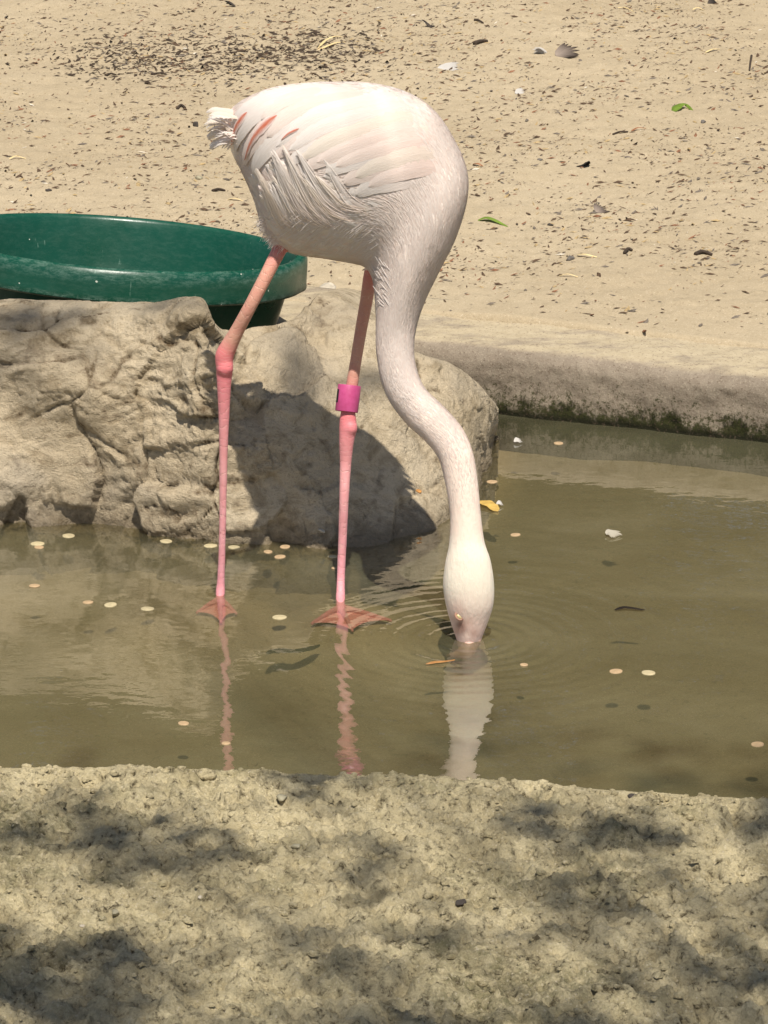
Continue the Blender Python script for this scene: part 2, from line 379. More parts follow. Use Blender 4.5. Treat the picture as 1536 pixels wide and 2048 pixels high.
# ------------------------------------------------------------------ water
def dist_poly(x, y, P):
    best = np.full(x.shape, 9.0)
    for a, b in zip(P[:-1], P[1:]):
        ab = b-a; t = np.clip(((x-a[0])*ab[0]+(y-a[1])*ab[1])/(ab@ab), 0, 1)
        best = np.minimum(best, np.hypot(x-a[0]-t*ab[0], y-a[1]-t*ab[1]))
    return best
wl = np.array([PZ(px, r[0][0])[:2] for px, r in RC])
BEAK = PZ(938, 1280); FOOT_A = PZ(443, 1186); FOOT_B = PZ(680, 1188)
wx = np.concatenate([np.arange(-3, -.62, .05), np.arange(-.62, .66, .0036), np.arange(.66, 3, .05)])
wy = np.concatenate([np.arange(3.2, 3.5, .02), np.arange(3.5, 5.2, .0036), np.arange(5.2, 6.6, .05)])
WX, WY = np.meshgrid(wx, wy, indexing='ij')
def rings(cx, cy, lam, amp, reach, ph=0.0, grow=.02, wob=.0):
    dx, dy = WX-cx, WY-cy; r = np.hypot(dx, dy); r2 = r*(1+wob*fbm(dx*6, dy*6, ph, 2))
    return amp*np.sin(2*math.pi*r2/lam+ph)*np.exp(-r/reach)*sstep(0, grow, r)
wz = rings(BEAK[0], BEAK[1], .021, .00066, .10, .4, .015, .06) + rings(BEAK[0]+.01, BEAK[1], .047, .00030, .24, 1.1, .03, .12)
wz += rings(FOOT_A[0], FOOT_A[1], .016, .00018, .05, 0, .01, .08) + rings(FOOT_B[0], FOOT_B[1], .018, .00014, .05, 0, .01, .08)
wz += .0010*fbm(WX*5, WY*6, 1, 3)*.45 + .00014*fbm(WX*26, WY*40, 4, 2)
depth = np.clip(.012+.55*dist_poly(WX, WY, wl), .0, .046)
depth = np.minimum(depth, np.clip((WY-bank_edge(WX))*.6, .004, .05))
FT = [[PZ(*p, -.004)[:2] for p in q] for q in ([(392, 1226), (440, 1204), (474, 1228)], [(440, 1200), (442, 1246)], [(622, 1248), (681, 1222), (784, 1242)], [(681, 1222), (705, 1262)])]
over = np.minimum.reduce([dist_poly(WX, WY, np.array(q)) for q in FT])       # the feet stand in the way: the water over them is thin
depth = np.where(over < .16, depth*sstep(.03, .16, over) + .032*(1-sstep(.03, .16, over)), depth)
me = mesh_from('pond_water', np.stack([WX, WY, wz], -1).reshape(-1, 3), grid_faces(len(wx), len(wy))[:, ::-1].copy())
setattr_f(me, 'depth', depth.ravel())
def m_water():
    m = M('murky_water'); c = m.co('Object')
    n1 = m.noise(m.co('Object', (1, 1.2, 1)), 5, 5, .6, .5); n2 = m.noise(c, 30, 4, .65, .4)
    murk = m.ramp(n1, [(.3, (.112, .106, .058, 1)), (.55, (.150, .142, .082, 1)), (.75, (.205, .192, .118, 1))])
    murk = m.mix(m.ramp(n2, [(.60, 0), (.78, .35)]), murk, (.24, .20, .115, 1))
    df = m.n('BsdfDiffuse'); m.put(df.inputs[0], murk)
    tr = m.n('BsdfTransparent'); tr.inputs[0].default_value = (.88, .85, .69, 1)
    dep = m.attr('depth')
    k = m.math('SUBTRACT', 1.0, m.math('POWER', 2.718, m.math('MULTIPLY', dep, -14.0)))
    mx = m.n('MixShader'); m.put(mx.inputs[0], k); m.put(mx.inputs[1], tr.outputs[0]); m.put(mx.inputs[2], df.outputs[0])
    gl = m.n('BsdfGlossy'); gl.inputs['Roughness'].default_value = .015
    bp = m.bump(m.noise(m.co('Object', (1, 1.4, 1)), 55, 2, .5), .02, .01)
    m.put(gl.inputs['Normal'], bp)
    g = m.n('NewGeometry'); dt = m.n('VectorMath', operation='DOT_PRODUCT'); m.put(dt.inputs[0], g.outputs['Normal']); m.put(dt.inputs[1], g.outputs['Incoming'])
    fres = m.math('ADD', .02, m.math('MULTIPLY', m.math('POWER', m.math('SUBTRACT', 1.0, m.math('ABSOLUTE', dt.outputs['Value'])), 2.6), .95))
    m2 = m.n('MixShader'); m.put(m2.inputs[0], fres); m.put(m2.inputs[1], mx.outputs[0]); m.put(m2.inputs[2], gl.outputs[0])
    return m.end(m2.outputs[0])
WATER = m_water()
obj('pond_water', me, WATER, kind='structure')

# ------------------------------------------------------------------ green tub
def m_tub():
    m = M('green_plastic'); c = m.co('Object')
    n = m.noise(c, 5, 4, .6)
    col = m.ramp(n, [(.3, (.003, .050, .028, 1)), (.7, (.004, .064, .038, 1))])
    dust = m.noise(m.co('Object', (1, 1, 2.2)), 20, 6, .75)
    col = m.mix(m.ramp(dust, [(.55, 0), (.85, .12)]), col, (.05, .10, .07, 1))
    edge = m.attr('wear')
    sc = m.math('MULTIPLY', edge, m.ramp(m.noise(m.co('Object', (1, 1, 3)), 60, 6, .85), [(.46, 0), (.62, 1)]))
    col = m.mix(m.math('MULTIPLY', sc, .7), col, (.16, .25, .20, 1))
    v = m.voro(c, 75, out='Distance'); vc = m.voro(c, 75, out='Color')
    sp = m.math('MULTIPLY', m.math('LESS_THAN', m.math('ADD', v, m.math('MULTIPLY', m.noise(c, 300, 3), .2)), .19), m.math('GREATER_THAN', vc, .80))
    col = m.mix(sp, col, (.5, .52, .44, 1))
    scr = m.math('MULTIPLY', m.ramp(m.noise(m.co('Object', (1, 1, .1), (.3, .5, 0)), 160, 2, .5), [(.70, 0), (.74, .5)]), m.ramp(dust, [(.45, 0), (.6, 1)]))
    col = m.mix(scr, col, (.18, .28, .22, 1))
    return m.bsdf(col, m.ramp(dust, [(.3, .22), (.8, .5)]), m.bump(m.noise(c, 130, 4, .7), .12, .002), .45)
TC = PY(240, 488, 5.19); RT = 365*np.linalg.norm(TC-np.array([0, 0, H]))/FPX
tubp = [(.0, -.130), (.4, -.130), (.76, -.128), (.83, -.118), (.86, -.10), (.90, -.05), (.935, -.012), (.945, -.002), (.955, .003), (.975, .004), (.99, .0), (1.0, -.008),
        (1.003, -.02), (1.005, -.034), (1.008, -.041), (1.004, -.044), (.996, -.040), (.985, -.030), (.955, -.020), (.94, -.03), (.915, -.06), (.88, -.10), (.855, -.128), (.84, -.136), (.5, -.137), (0, -.137)]
na = 180; TV = []; wear = []
for r, zz in tubp:
    for k in range(na):
        a = 2*math.pi*k/na
        lip = math.exp(-((a if a < math.pi else a-2*math.pi)/.10)**2)
        rr = r*RT*(1 + .020*lip*(r > .93)); z2 = zz + (.010*lip if r > .93 and zz > -.03 else 0)
        rr *= 1+.006*math.sin(3*a+1)
        TV.append((rr*math.cos(a), rr*math.sin(a), z2)); wear.append(1.0 if (r > 1.003 and zz < -.038) else .55 if (r > .97 and zz > -.01) else .12)
F = grid_faces(len(tubp), na, True)
me = mesh_from('feeding_tub', TV, F); setattr_f(me, 'wear', wear)
tub = obj('feeding_tub', me, m_tub(), label='round dark green plastic tub sitting tilted on the rock', category='tub')
tub.location = TC; tub.rotation_euler = (math.radians(-5.4), math.radians(4.9), 0)

# ------------------------------------------------------------------ the flamingo
sec = [  # outer point, inner point, depth radius px, Y of the centre
 ((455,224),(462,303), 22, 4.44), ((488,199),(484,345), 60, 4.43), ((540,178),(508,400), 98, 4.425), ((600,168),(532,468), 124, 4.42),
 ((670,165),(578,504), 138, 4.41), ((740,167),(645,516), 146, 4.40), ((810,184),(698,525), 149, 4.39), ((868,221),(728,532), 148, 4.38),
 ((913,288),(741,548), 142, 4.375), ((935,348),(747,566), 133, 4.365), ((933,405),(749,586), 120, 4.355), ((912,475),(751,610), 103, 4.345),
 ((880,540),(752,636), 84, 4.335), ((851,600),(752,662), 66, 4.325), ((834,650),(752,692), 51, 4.315), ((828,692),(755,722), 43, 4.305),
 ((832,732),(763,765), 39, 4.295), ((850,776),(781,806), 38, 4.285), ((889,814),(813,848), 38, 4.275), ((926,858),(850,882), 37, 4.265),
 ((946,905),(877,918), 36, 4.255), ((956,965),(891,970), 34, 4.245), ((962,1030),(900,1031), 33, 4.235), ((969,1083),(898,1087), 37, 4.228),
 ((981,1120),(890,1128), 44, 4.224), ((988,1165),(886,1170), 48, 4.221), ((987,1208),(892,1212), 46, 4.219), ((976,1244),(903,1250), 36, 4.218),
 ((966,1270),(912,1276), 29, 4.217), ((958,1292),(916,1295), 22, 4.217), ((944,1308),(924,1308), 9, 4.217)]
def unit(v): return v/(np.linalg.norm(v)+1e-12)
C0, HU, HD = [], [], []
for (a, b, dpt, Y) in sec:
    A, B = PY(*a, Y), PY(*b, Y); C0.append((A+B)/2); HU.append((A-B)/2)
    HD.append(dpt*np.linalg.norm(C0[-1]-np.array([0, 0, H]))/FPX)
NS, NV = 260, 72
C0 = catmull(C0, NS); HU = catmull(HU, NS); HD = catmull(np.array(HD)[:, None], NS)[:, 0]
def body_pt(u, v, off=0.0):      # u in 0..NS-1, v angle; cos -> outer, sin -> far side
    i = np.clip(u, 0, NS-1.001); k = i.astype(int) if hasattr(i, 'astype') else int(i); f = i-k
    c = C0[k]*(1-f)[..., None]+C0[k+1]*f[..., None]; h = HU[k]*(1-f)[..., None]+HU[k+1]*f[..., None]; dd = HD[k]*(1-f)+HD[k+1]*f
    return c + h*np.cos(v)[..., None] + FWD*(dd*np.sin(v))[..., None]
UU, VV = np.meshgrid(np.arange(NS, dtype=float), np.linspace(0, 2*math.pi, NV, endpoint=False), indexing='ij')
BP = body_pt(UU, VV)
verts = [BP.reshape(-1, 3)]; faces = [grid_faces(NS, NV, True)]
def caps_of(base, nv, last, flip=False):
    pass
bverts = BP.reshape(-1, 3)
c_a, c_b = BP[0].mean(0), BP[-1].mean(0)
bverts = np.vstack([bverts, c_a, c_b]); na_, nb_ = len(bverts)-2, len(bverts)-1
btri = [(j, (j+1) % NV, na_) for j in range(NV)] + [((NS-1)*NV+(j+1) % NV, (NS-1)*NV+j, nb_) for j in range(NV)]
body_bvh = BVHTree.FromPolygons([Vector(v) for v in bverts], [tuple(f) for f in grid_faces(NS, NV, True).tolist()])

def tube(P, R, nv=20, sub=8, squash=None):
    P = np.asarray(P, float); R = np.asarray(R, float)
    Q = catmull(P, (len(P)-1)*sub+1); r = np.interp(np.linspace(0, len(P)-1, len(Q)), np.arange(len(P)), R)
    T = np.gradient(Q, axis=0); T /= np.linalg.norm(T, axis=1, keepdims=True)
    ref = FWD; A = np.cross(T, ref); A /= np.linalg.norm(A, axis=1, keepdims=True); B = np.cross(T, A)
    a = np.linspace(0, 2*math.pi, nv, endpoint=False)
    V = Q[:, None] + r[:, None, None]*(np.cos(a)[None, :, None]*A[:, None] + np.sin(a)[None, :, None]*B[:, None])
    n = len(Q); V = np.vstack([V.reshape(-1, 3), Q[0], Q[-1]])
    F = [tuple(f) for f in grid_faces(n, nv, True).tolist()]
    F += [((j+1) % nv, j, n*nv) for j in range(nv)] + [((n-1)*nv+j, (n-1)*nv+(j+1) % nv, n*nv+1) for j in range(nv)]
    return V, F, Q, r
PXM = 4.64/FPX
def leg_path(L):
    return [PY(px, py, Y) for px, py, w, Y in L], [w*.465*PXM for px, py, w, Y in L]
LEG_A = [(596,430,36,4.43),(557,503,31,4.405),(530,556,29,4.39),(500,613,28,4.38),(475,660,30,4.385),(459,690,36,4.388),(449,712,40,4.389),(449,740,36,4.389),(448,775,30,4.388),(448,830,24,4.388),(447,900,19,4.388),(446,1000,16,4.388),(444,1100,15.5,4.388),(442,1158,17,4.388),(441,1180,21,4.386),(440,1197,20,4.380)]
LEG_B = [(760,480,38,4.465),(742,545,30,4.455),(733,600,28,4.448),(722,660,26,4.440),(712,720,25,4.431),(704,770,26,4.422),(697,815,29,4.413),(696,838,36,4.409),(696,858,39,4.406),(693,885,32,4.403),(691,930,25,4.40),(688,1000,21,4.39),(685,1080,19,4.39),(682,1150,18,4.386),(681,1190,20,4.372),(681,1214,22,4.352)]
pa, ra = leg_path(LEG_A); pb, rb = leg_path(LEG_B)
parts = []
allV, allF = [], []
def addm(V, F):
    o = sum(len(v) for v in allV); allV.append(np.asarray(V)); allF.extend([tuple(i+o for i in f) for f in F])
addm(bverts, [tuple(f)[::-1] for f in grid_faces(NS, NV, True).tolist()] + [f[::-1] for f in btri])
Va, Fa, QA, RA = tube(pa, ra); addm(Va, Fa); Vb, Fb, QB, RB = tube(pb, rb); addm(Vb, Fb)
# small bumps of the ankle joints
for (px, py, w, Y) in [(441,722,19,4.392), (450,735,33,4.385), (701,856,28,4.402), (690,862,22,4.409)]:
    c = PY(px, py, Y); v, f, _, _ = tube([c+UPV*w*.6*PXM, c+UPV*.2*w*PXM, c-UPV*.2*w*PXM, c-UPV*w*.6*PXM], np.array([.15, .5, .5, .15])*w*PXM, 14, 4); addm(v, f)
# toes
toeQ = []
def toes(base, tips, r0):
    for t in tips:
        b = np.array(base); t = np.array(t); mid = (b+t)/2 + np.array([0, 0, .001])
        v, f, q_, _ = tube([b, b*.6+mid*.4, mid, t], [r0, r0*.85, r0*.7, r0*.45], 12, 5); addm(v, f); toeQ.append(q_)
fa = pa[-1]; fb = pb[-1]
TA = [PZ(392, 1226, -.008), PZ(442, 1246, -.008), PZ(474, 1228, -.008)]
TB = [PZ(622, 1248, -.008), PZ(705, 1262, -.008), PZ(784, 1242, -.008)]
toes(fa, TA, .0048); toes(fb, TB, .0052)
allV = np.vstack(allV)
src = bpy.data.meshes.new('tmp'); src.from_pydata([tuple(v) for v in allV.tolist()], [], allF)
tmp = bpy.data.objects.new('tmp', src); SC.collection.objects.link(tmp)
rm = tmp.modifiers.new('r', 'REMESH'); rm.mode = 'VOXEL'; rm.voxel_size = .0019; rm.use_smooth_shade = True
sm = tmp.modifiers.new('s', 'SMOOTH'); sm.factor = .5; sm.iterations = 5
dg = bpy.context.evaluated_depsgraph_get(); me = bpy.data.meshes.new_from_object(tmp.evaluated_get(dg))
bpy.data.objects.remove(tmp)
me.name = 'flamingo_body'
nvv = len(me.vertices); co = np.empty(nvv*3, np.float32); me.vertices.foreach_get('co', co); co = co.reshape(-1, 3).astype(float)
def dist_line(P, Q):
    best = np.full(len(P), 9.0); at = np.zeros(len(P))
    for i, (a, b) in enumerate(zip(Q[:-1], Q[1:])):
        ab = b-a; t = np.clip(((P-a)@ab)/(ab@ab+1e-12), 0, 1); dd = np.linalg.norm(P-a-t[:, None]*ab, axis=1)
        w = dd < best; best[w] = dd[w]; at[w] = (i+t[w])/(len(Q)-1)
    return best, at
rel = co-np.array([0, 0, H]); zz = rel@FWD; ppx = 768+FPX*(rel@RGT)/zz; ppy = 1024-FPX*(rel@UPV)/zz
da, ta = dist_line(co, QA); db, tb = dist_line(co, QB)
leg = np.minimum(da-np.interp(ta, np.linspace(0, 1, len(RA)), RA), db-np.interp(tb, np.linspace(0, 1, len(RB)), RB)) < .004
isA = da < db; t_leg = np.where(isA, ta, tb)
legm = leg & (t_leg > .055) & (ppx < 800) & ((ppy > 488) & isA | (ppy > 540) & ~isA)
for q_ in toeQ:
    legm |= dist_line(co, q_)[0] < .008
legm |= (ppy > 690) & (ppx < 735)
col = np.zeros((nvv, 3))
def ramp_np(x, stops):
    xs = [s[0] for s in stops]; return np.stack([np.interp(x, xs, [s[1][k] for s in stops]) for k in range(3)], -1)
col[:] = ramp_np(ppy, [(150, (.87, .79, .73)), (300, (.87, .785, .72)), (500, (.87, .765, .68)), (700, (.87, .735, .635)), (900, (.88, .725, .62)), (1060, (.88, .71, .59)), (1088, (.88, .77, .635)), (1170, (.84, .75, .61)), (1215, (.80, .66, .55)), (1260, (.68, .50, .43)), (1280, (.66, .48, .42))])
def blot(cx, cy, r, c, k):
    global col
    w = (k*np.exp(-((ppx-cx)**2+(ppy-cy)**2)/(2*r*r)))[:, None]; col = col*(1-w)+np.array(c)*w
blot(725, 290, 26, (.74, .48, .42), .5); blot(750, 370, 40, (.75, .58, .5), .45); blot(475, 240, 20, (.75, .38, .32), .7); blot(880, 330, 60, (.78, .69, .6), .6)
blot(921, 1249, 8, (.20, .10, .07), .97); blot(926, 1262, 7, (.24, .12, .09), .9); blot(914, 1262, 5, (.5, .3, .22), .7); blot(908, 1236, 6, (.45, .27, .2), .6); blot(934, 1270, 7, (.80, .62, .52), .7); blot(948, 1266, 6, (.40, .22, .16), .6); blot(936, 1244, 8, (.66, .42, .33), .6); blot(919, 1222, 6, (.62, .42, .33), .6); blot(912, 1215, 12, (.62, .42, .35), .5)
legc = ramp_np(t_leg, [(0, (.50, .16, .15)), (.07, (.60, .24, .21)), (.12, (.58, .30, .22)), (.3, (.56, .30, .22)), (.37, (.66, .20, .20)), (.46, (.68, .19, .21)), (.55, (.68, .24, .26)), (.7, (.70, .34, .34)), (.85, (.70, .32, .36)), (1, (.72, .28, .30))])
col[legm] = legc[legm]
setattr_col(me, 'tint', col); setattr_f(me, 'legmask', legm.astype(float)); setattr_f(me, 'legt', t_leg)
def m_body():
    m = M('flamingo_skin'); c = m.co('Object'); t = m.attr('tint', 'Color'); lm = m.attr('legmask'); lt = m.attr('legt')
    ring = m.n('TexWave', wave_type='BANDS', bands_direction='X', wave_profile='SAW')
    cb = m.n('CombineXYZ'); m.put(cb.inputs[0], m.math('ADD', lt, m.math('MULTIPLY', m.noise(c, 75, 3), .045)))
    m.put(ring.inputs[0], cb.outputs[0]); ring.inputs['Scale'].default_value = 17; ring.inputs['Distortion'].default_value = 0
    line = m.ramp(ring.outputs['Fac'], [(.0, 1), (.10, 0), (.93, 0), (1, 1)])
    n2 = m.noise(c, 90, 4, .6)
    lcol = m.mix(m.math('MULTIPLY', line, m.ramp(n2, [(.35, 0), (.7, .55)])), t, (.80, .56, .44, 1))
    lcol = m.mix(m.ramp(n2, [(.35, .25), (.6, 0)]), lcol, (.52, .16, .15, 1))
    streak = m.noise(m.co('Object', (1, 1, .32)), 210, 4, .65)
    bcol = m.mix(m.ramp(streak, [(.35, .09), (.55, 0)]), t, (.68, .54, .43, 1))
    colr = m.mix(lm, bcol, lcol)
    hb = m.math('MULTIPLY', streak, m.math('SUBTRACT', 1.0, lm)); hl = m.math('MULTIPLY', m.math('ADD', m.math('MULTIPLY', line, -.4), m.math('MULTIPLY', n2, .5)), lm)
    return m.bsdf(colr, m.ramp(lm, [(0, .85), (1, .5)]), m.bump(m.math('ADD', hb, hl), .55, .0025), .25, sss=.12)
SKIN = m_body()
base = PZ(560, 1205)
bird = empty('flamingo', (base[0], base[1], 0), 'pale pink flamingo wading with its neck down and bill in the water', 'flamingo')
def child(name, me, mat, parent=bird, **tags):
    o = obj(name, me, mat, None, **tags); o.parent = parent
    o.matrix_parent_inverse = Matrix.Translation(-Vector(bird.location))
    return o
body_ob = child('body', me, SKIN, bird)

def m_feather(name, c1, c2, dark, edge=None):
    m = M(name); uv = m.n('TexCoord').outputs['UV']; info = m.n('ObjectInfo')
    mp = m.n('Mapping'); m.put(mp.inputs[0], uv); mp.inputs['Scale'].default_value = (1, .35, 1)
    s = m.noise(mp.outputs[0], 26, 4, .65, .6)
    sx = m.n('SeparateXYZ'); m.put(sx.inputs[0], uv)
    shaft = m.math('ABSOLUTE', m.math('SUBTRACT', sx.outputs[0], .5))
    col = m.ramp(s, [(.3, c1), (.62, c2)])
    col = m.mix(m.ramp(shaft, [(.0, .25), (.03, 0)]), col, dark)
    col = m.mix(m.ramp(sx.outputs[1], [(.15, .55), (.75, 0)]), col, tuple(a*b for a, b in zip(c1[:3], (.97, .88, .85)))+(1,))
    if edge: col = m.mix(m.ramp(m.math('ADD', shaft, m.math('MULTIPLY', m.math('SUBTRACT', s, .5), .5)), [(.10, 0), (.42, 1)]), col, edge)
    h = m.math('ADD', s, m.math('MULTIPLY', shaft, -1.0))
    return m.bsdf(col, .8, m.bump(h, .45, .0015), .2, trans=.28)
FW = m_feather('white_feather', (.83, .75, .69, 1), (.90, .84, .79, 1), (.80, .70, .64, 1))
FP = m_feather('blush_feather', (.85, .70, .62, 1), (.89, .79, .725, 1), (.80, .62, .55, 1))
FO = m_feather('coral_feather', (.62, .16, .09, 1), (.72, .34, .24, 1), (.6, .12, .06, 1), (.86, .74, .69, 1))
FB = m_feather('soft_barb', (.865, .755, .68, 1), (.905, .815, .75, 1), (.84, .75, .69, 1))
FC = m_feather('cream_feather', (.83, .735, .63, 1), (.89, .805, .715, 1), (.78, .67, .57, 1))
def strip(pts, nrm, width, lift0, lift1, cup=.25, n=12, tip=5.0, jag=.1, curl=0.0, wmin=.12, prof='leaf', liftpow=1.6, ragged=0.0):
    """thin curved feather along a 3-D path"""
    Q = catmull(pts, n); N = catmull(nrm, n); N /= np.linalg.norm(N, axis=1, keepdims=True)+1e-12
    T = np.gradient(Q, axis=0); T /= np.linalg.norm(T, axis=1, keepdims=True)+1e-12
    Sd = np.cross(T, N); Sd /= np.linalg.norm(Sd, axis=1, keepdims=True)+1e-12
    s = np.linspace(0, 1, n)
    if prof == 'leaf': w = np.minimum(1, wmin+(s/.3)**.8)*np.sqrt(np.clip(1-s**tip, 0, 1))
    else: w = np.minimum(1, wmin+(s/.25))*(1-s)**.55
    w = np.maximum(w, .03)*width
    ws = np.array([-1, -.55, 0, .55, 1.0]); out = []; uv = []
    lift = lift0+(lift1-lift0)*s**liftpow
    jn = 1 + jag*rng.normal(size=(n, 5))*np.array([1, .3, 0, .3, 1])
    back = ragged*rng.random((n, 5))*np.array([1, .4, 0, .4, 1])
    for i in range(n):
        for k, ww in enumerate(ws):
            out.append(Q[i] + Sd[i]*ww*w[i]*jn[i, k] + N[i]*(lift[i]-cup*width*ww*ww) + N[i]*curl*s[i]**3 - T[i]*back[i, k])
            uv.append((.5+.5*ww, s[i]))
    return np.array(out), grid_faces(n, 5), np.array(uv)
MIDF = FWD
def fmesh(name, data):
    V, F, U = data; me = mesh_from(name, V, F); setuv(me, U); return me
def surf(path):                  # pixels -> points and normals on the near side of the body
    P, N = [], []
    for px, py in path:
        r = hit(body_bvh, px, py)
        if r[0] is None:
            if P: P.append(P[-1]+(PY(px, py, P[-1][1])-PY(*last, P[-1][1]))); N.append(N[-1])
            continue
        n = np.array(r[1]); n = n if n@FWD < 0 else -n
        P.append(np.array(r[0])); N.append(n); last = (px, py)
    return np.array(P), np.array(N)
def mirror(V):                   # to the far side: reflect across the bird's mid surface (local centre depth)
    k = np.array([np.argmin(((C0-v)@RGT)**2 + ((C0-v)@UPV)**2) for v in V]); mid = (C0[k]@FWD)
    dd = V@FWD - mid; return V - 2*dd[:, None]*FWD[None, :]
PX = 4.62/FPX
def wing_feather(path, wpx, l0, l1, mat, name='wing_feather', far=True, **kw):
    P, N = surf(path); N = N*.8 + np.array([0, 0, .2])
    d = strip(P, N, wpx*PX, 0, 0, **kw)
    V = d[0].copy()
    for q in range(len(V)):          # let the vane follow the body
        lo, nn, _, _ = body_bvh.find_nearest(Vector(V[q])); nn = np.array(nn); s_ = d[2][q][1]; w_ = abs(d[2][q][0]-.5)*2
        ctr = C0[np.argmin(((C0-np.array(lo))**2).sum(1))]
        if nn@(np.array(lo)-ctr) < 0: nn = -nn
        V[q] = np.array(lo) + nn*(l0+(l1-l0)*min(1, s_*2.2))*PX*(1-.25*w_)
    d = (V, d[1], d[2])
    child(name, fmesh(name, d), mat)
    if far:
        V = mirror(d[0]); child(name, fmesh(name, (V, d[1][:, ::-1].copy(), d[2])), mat)

# small overlapping contour feathers, laid by the body's own coordinates
def contour(region, count_rows, mat_name):
    pass
allv, allf, alluv, allm = [], [], [], []; off = 0
u = 20.0
row = 0
while u < 62:
    R_in = np.linalg.norm(HU[int(u)]); R_d = HD[int(u)]
    per = 2*math.pi*math.sqrt((R_in**2+R_d**2)/2)
    fl = np.interp(u, [20, 60, 100, 130, 172], [52, 54, 48, 30, 15])*PX; fw = fl*np.interp(u, [20, 100, 172], [.30, .28, .26])
    nf = max(10, int(per/(fw*1.15)))
    seg = np.linalg.norm(C0[int(u)+1]-C0[int(u)]) + .25*np.linalg.norm(HU[int(u)+1]-HU[int(u)])
    for k in range(nf):
        v0 = 2*math.pi*(k+.5*(row % 2)+random.uniform(-.3, .3))/nf
        # local step sizes on the surface
        a = body_pt(np.array([u]), np.array([v0]))[0]; b = body_pt(np.array([u-1]), np.array([v0]))[0]; c2 = body_pt(np.array([u]), np.array([v0+.03]))[0]
        su = max(np.linalg.norm(a-b), 1e-4); sv = np.linalg.norm(a-c2)/.03
        L = fl*random.uniform(.75, 1.3); du = min(L/su, 40)
        ss = np.linspace(0, 1, 5); uu = np.clip(u+.25*du-ss*du+random.uniform(-.2, .2)*du, 3, NS-2); vv = v0 + (ss-.5)*random.uniform(-.4, .4)*L/max(sv, 1e-4)
        P = body_pt(uu, vv); e = 1e-2
        nn = np.cross(body_pt(uu+.5, vv)-body_pt(uu-.5, vv), body_pt(uu, vv+e)-body_pt(uu, vv-e)); nn /= np.linalg.norm(nn, axis=1, keepdims=True)+1e-12
        cen = C0[np.clip(uu.astype(int), 0, NS-1)]; sg = np.sign(((P-cen)*nn).sum(1)); nn = nn*sg[:, None]
        lf = np.interp(u, [20, 90, 120, 172], [1.5, .9, .7, .4])*PX
        d = strip(P, nn, fw*random.uniform(.8, 1.2), -.4*PX, lf*random.uniform(.5, 1.3), cup=.05, n=7, tip=3, jag=.10, wmin=.4, ragged=.12*fl)
        allv.append(d[0]); allf.append(d[1]+off); alluv.append(d[2]); off += len(d[0]); allm += [random.choice((0, 0, 1, 2) if u < 120 else (0, 2, 2))]*len(d[1])
    u += max(.45*fl/max(seg, 1e-4)*.55, 1.2); row += 1
me = mesh_from('plumage', np.vstack(allv), np.vstack(allf)); setuv(me, np.vstack(alluv))
for mt in (FW, FP, FC): me.materials.append(mt)
me.polygons.foreach_set('material_index', np.array(allm, np.int32))
child('plumage', me, None, bird, kind='stuff')

def barbs(count, u0, u1, Lpx, wpx, lpx, seed, name, mat, dens=None):
    r = np.random.default_rng(seed); uu = r.uniform(u0, u1, count*3)
    per = np.array([np.linalg.norm(HU[int(i)])+HD[int(i)] for i in range(NS)]); stp = np.concatenate([np.linalg.norm(np.diff(C0, axis=0), axis=1), [1e-3]])+.3*np.concatenate([np.linalg.norm(np.diff(HU, axis=0), axis=1), [1e-3]])
    wgt = (per*stp)[uu.astype(int)]; uu = uu[(r.random(len(uu)) < wgt/wgt.max()*(1-.98*sstep(145, 200, uu)))][:count]; n = len(uu)
    vv = r.uniform(0, 2*math.pi, n)
    a = body_pt(uu, vv); b = body_pt(uu-1, vv); c = body_pt(uu, vv+.03); su = np.maximum(np.linalg.norm(a-b, axis=1), 2e-4); sv = np.maximum(np.linalg.norm(a-c, axis=1)/.03, 1e-3)
    sz = np.interp(uu, [0, 90, 130, 180, NS], [1, 1, .75, .45, .35]); L = Lpx*PX*sz*r.uniform(.6, 1.35, n); W = wpx*PX*sz*r.uniform(.6, 1.4, n)
    du = np.minimum(L/su, 60); sw = r.normal(size=n)*.16*L/sv; V = np.zeros((n, 8, 3)); lift = lpx*PX*sz*r.uniform(.3, 1.3, n)
    for i, s_ in enumerate((0, .33, .66, 1.0)):
        u_ = np.clip(uu-s_*du, 1, NS-2); v_ = vv+s_*sw; P = body_pt(u_, v_); A = body_pt(np.clip(u_+.5, 0, NS-2), v_)-body_pt(u_-.5, v_); B = body_pt(u_, v_+.01)-body_pt(u_, v_-.01)
        nn = np.cross(A, B); nn /= np.linalg.norm(nn, axis=1, keepdims=True)+1e-12; nn *= np.sign(((P-C0[u_.astype(int)])*nn).sum(1))[:, None]
        B /= np.linalg.norm(B, axis=1, keepdims=True)+1e-12; w = W*(.5, 1, .8, .08)[i]
        for k, sg in enumerate((-1, 1)): V[:, 2*i+k] = P + B*(sg*w)[:, None] + nn*(lift*(.1+.9*s_)+r.normal(size=n)*.15*lift)[:, None]
    o = np.arange(n)[:, None]*8; F = np.concatenate([o+np.array([0, 1, 3, 2]), o+np.array([2, 3, 5, 4]), o+np.array([4, 5, 7, 6])], 0)
    me = mesh_from(name, V.reshape(-1, 3), F); setuv(me, np.tile(np.array([[0, 0], [1, 0], [0, .33], [1, .33], [0, .66], [1, .66], [0, 1], [1, 1]]), (n, 1)))
    child(name, me, mat, bird, kind='stuff')
barbs(30000, 8, 150, 30, 1.4, .7, 11, 'plumage_barbs', FB)
barbs(10000, 110, 190, 24, 1.0, .3, 12, 'neck_barbs', FB)


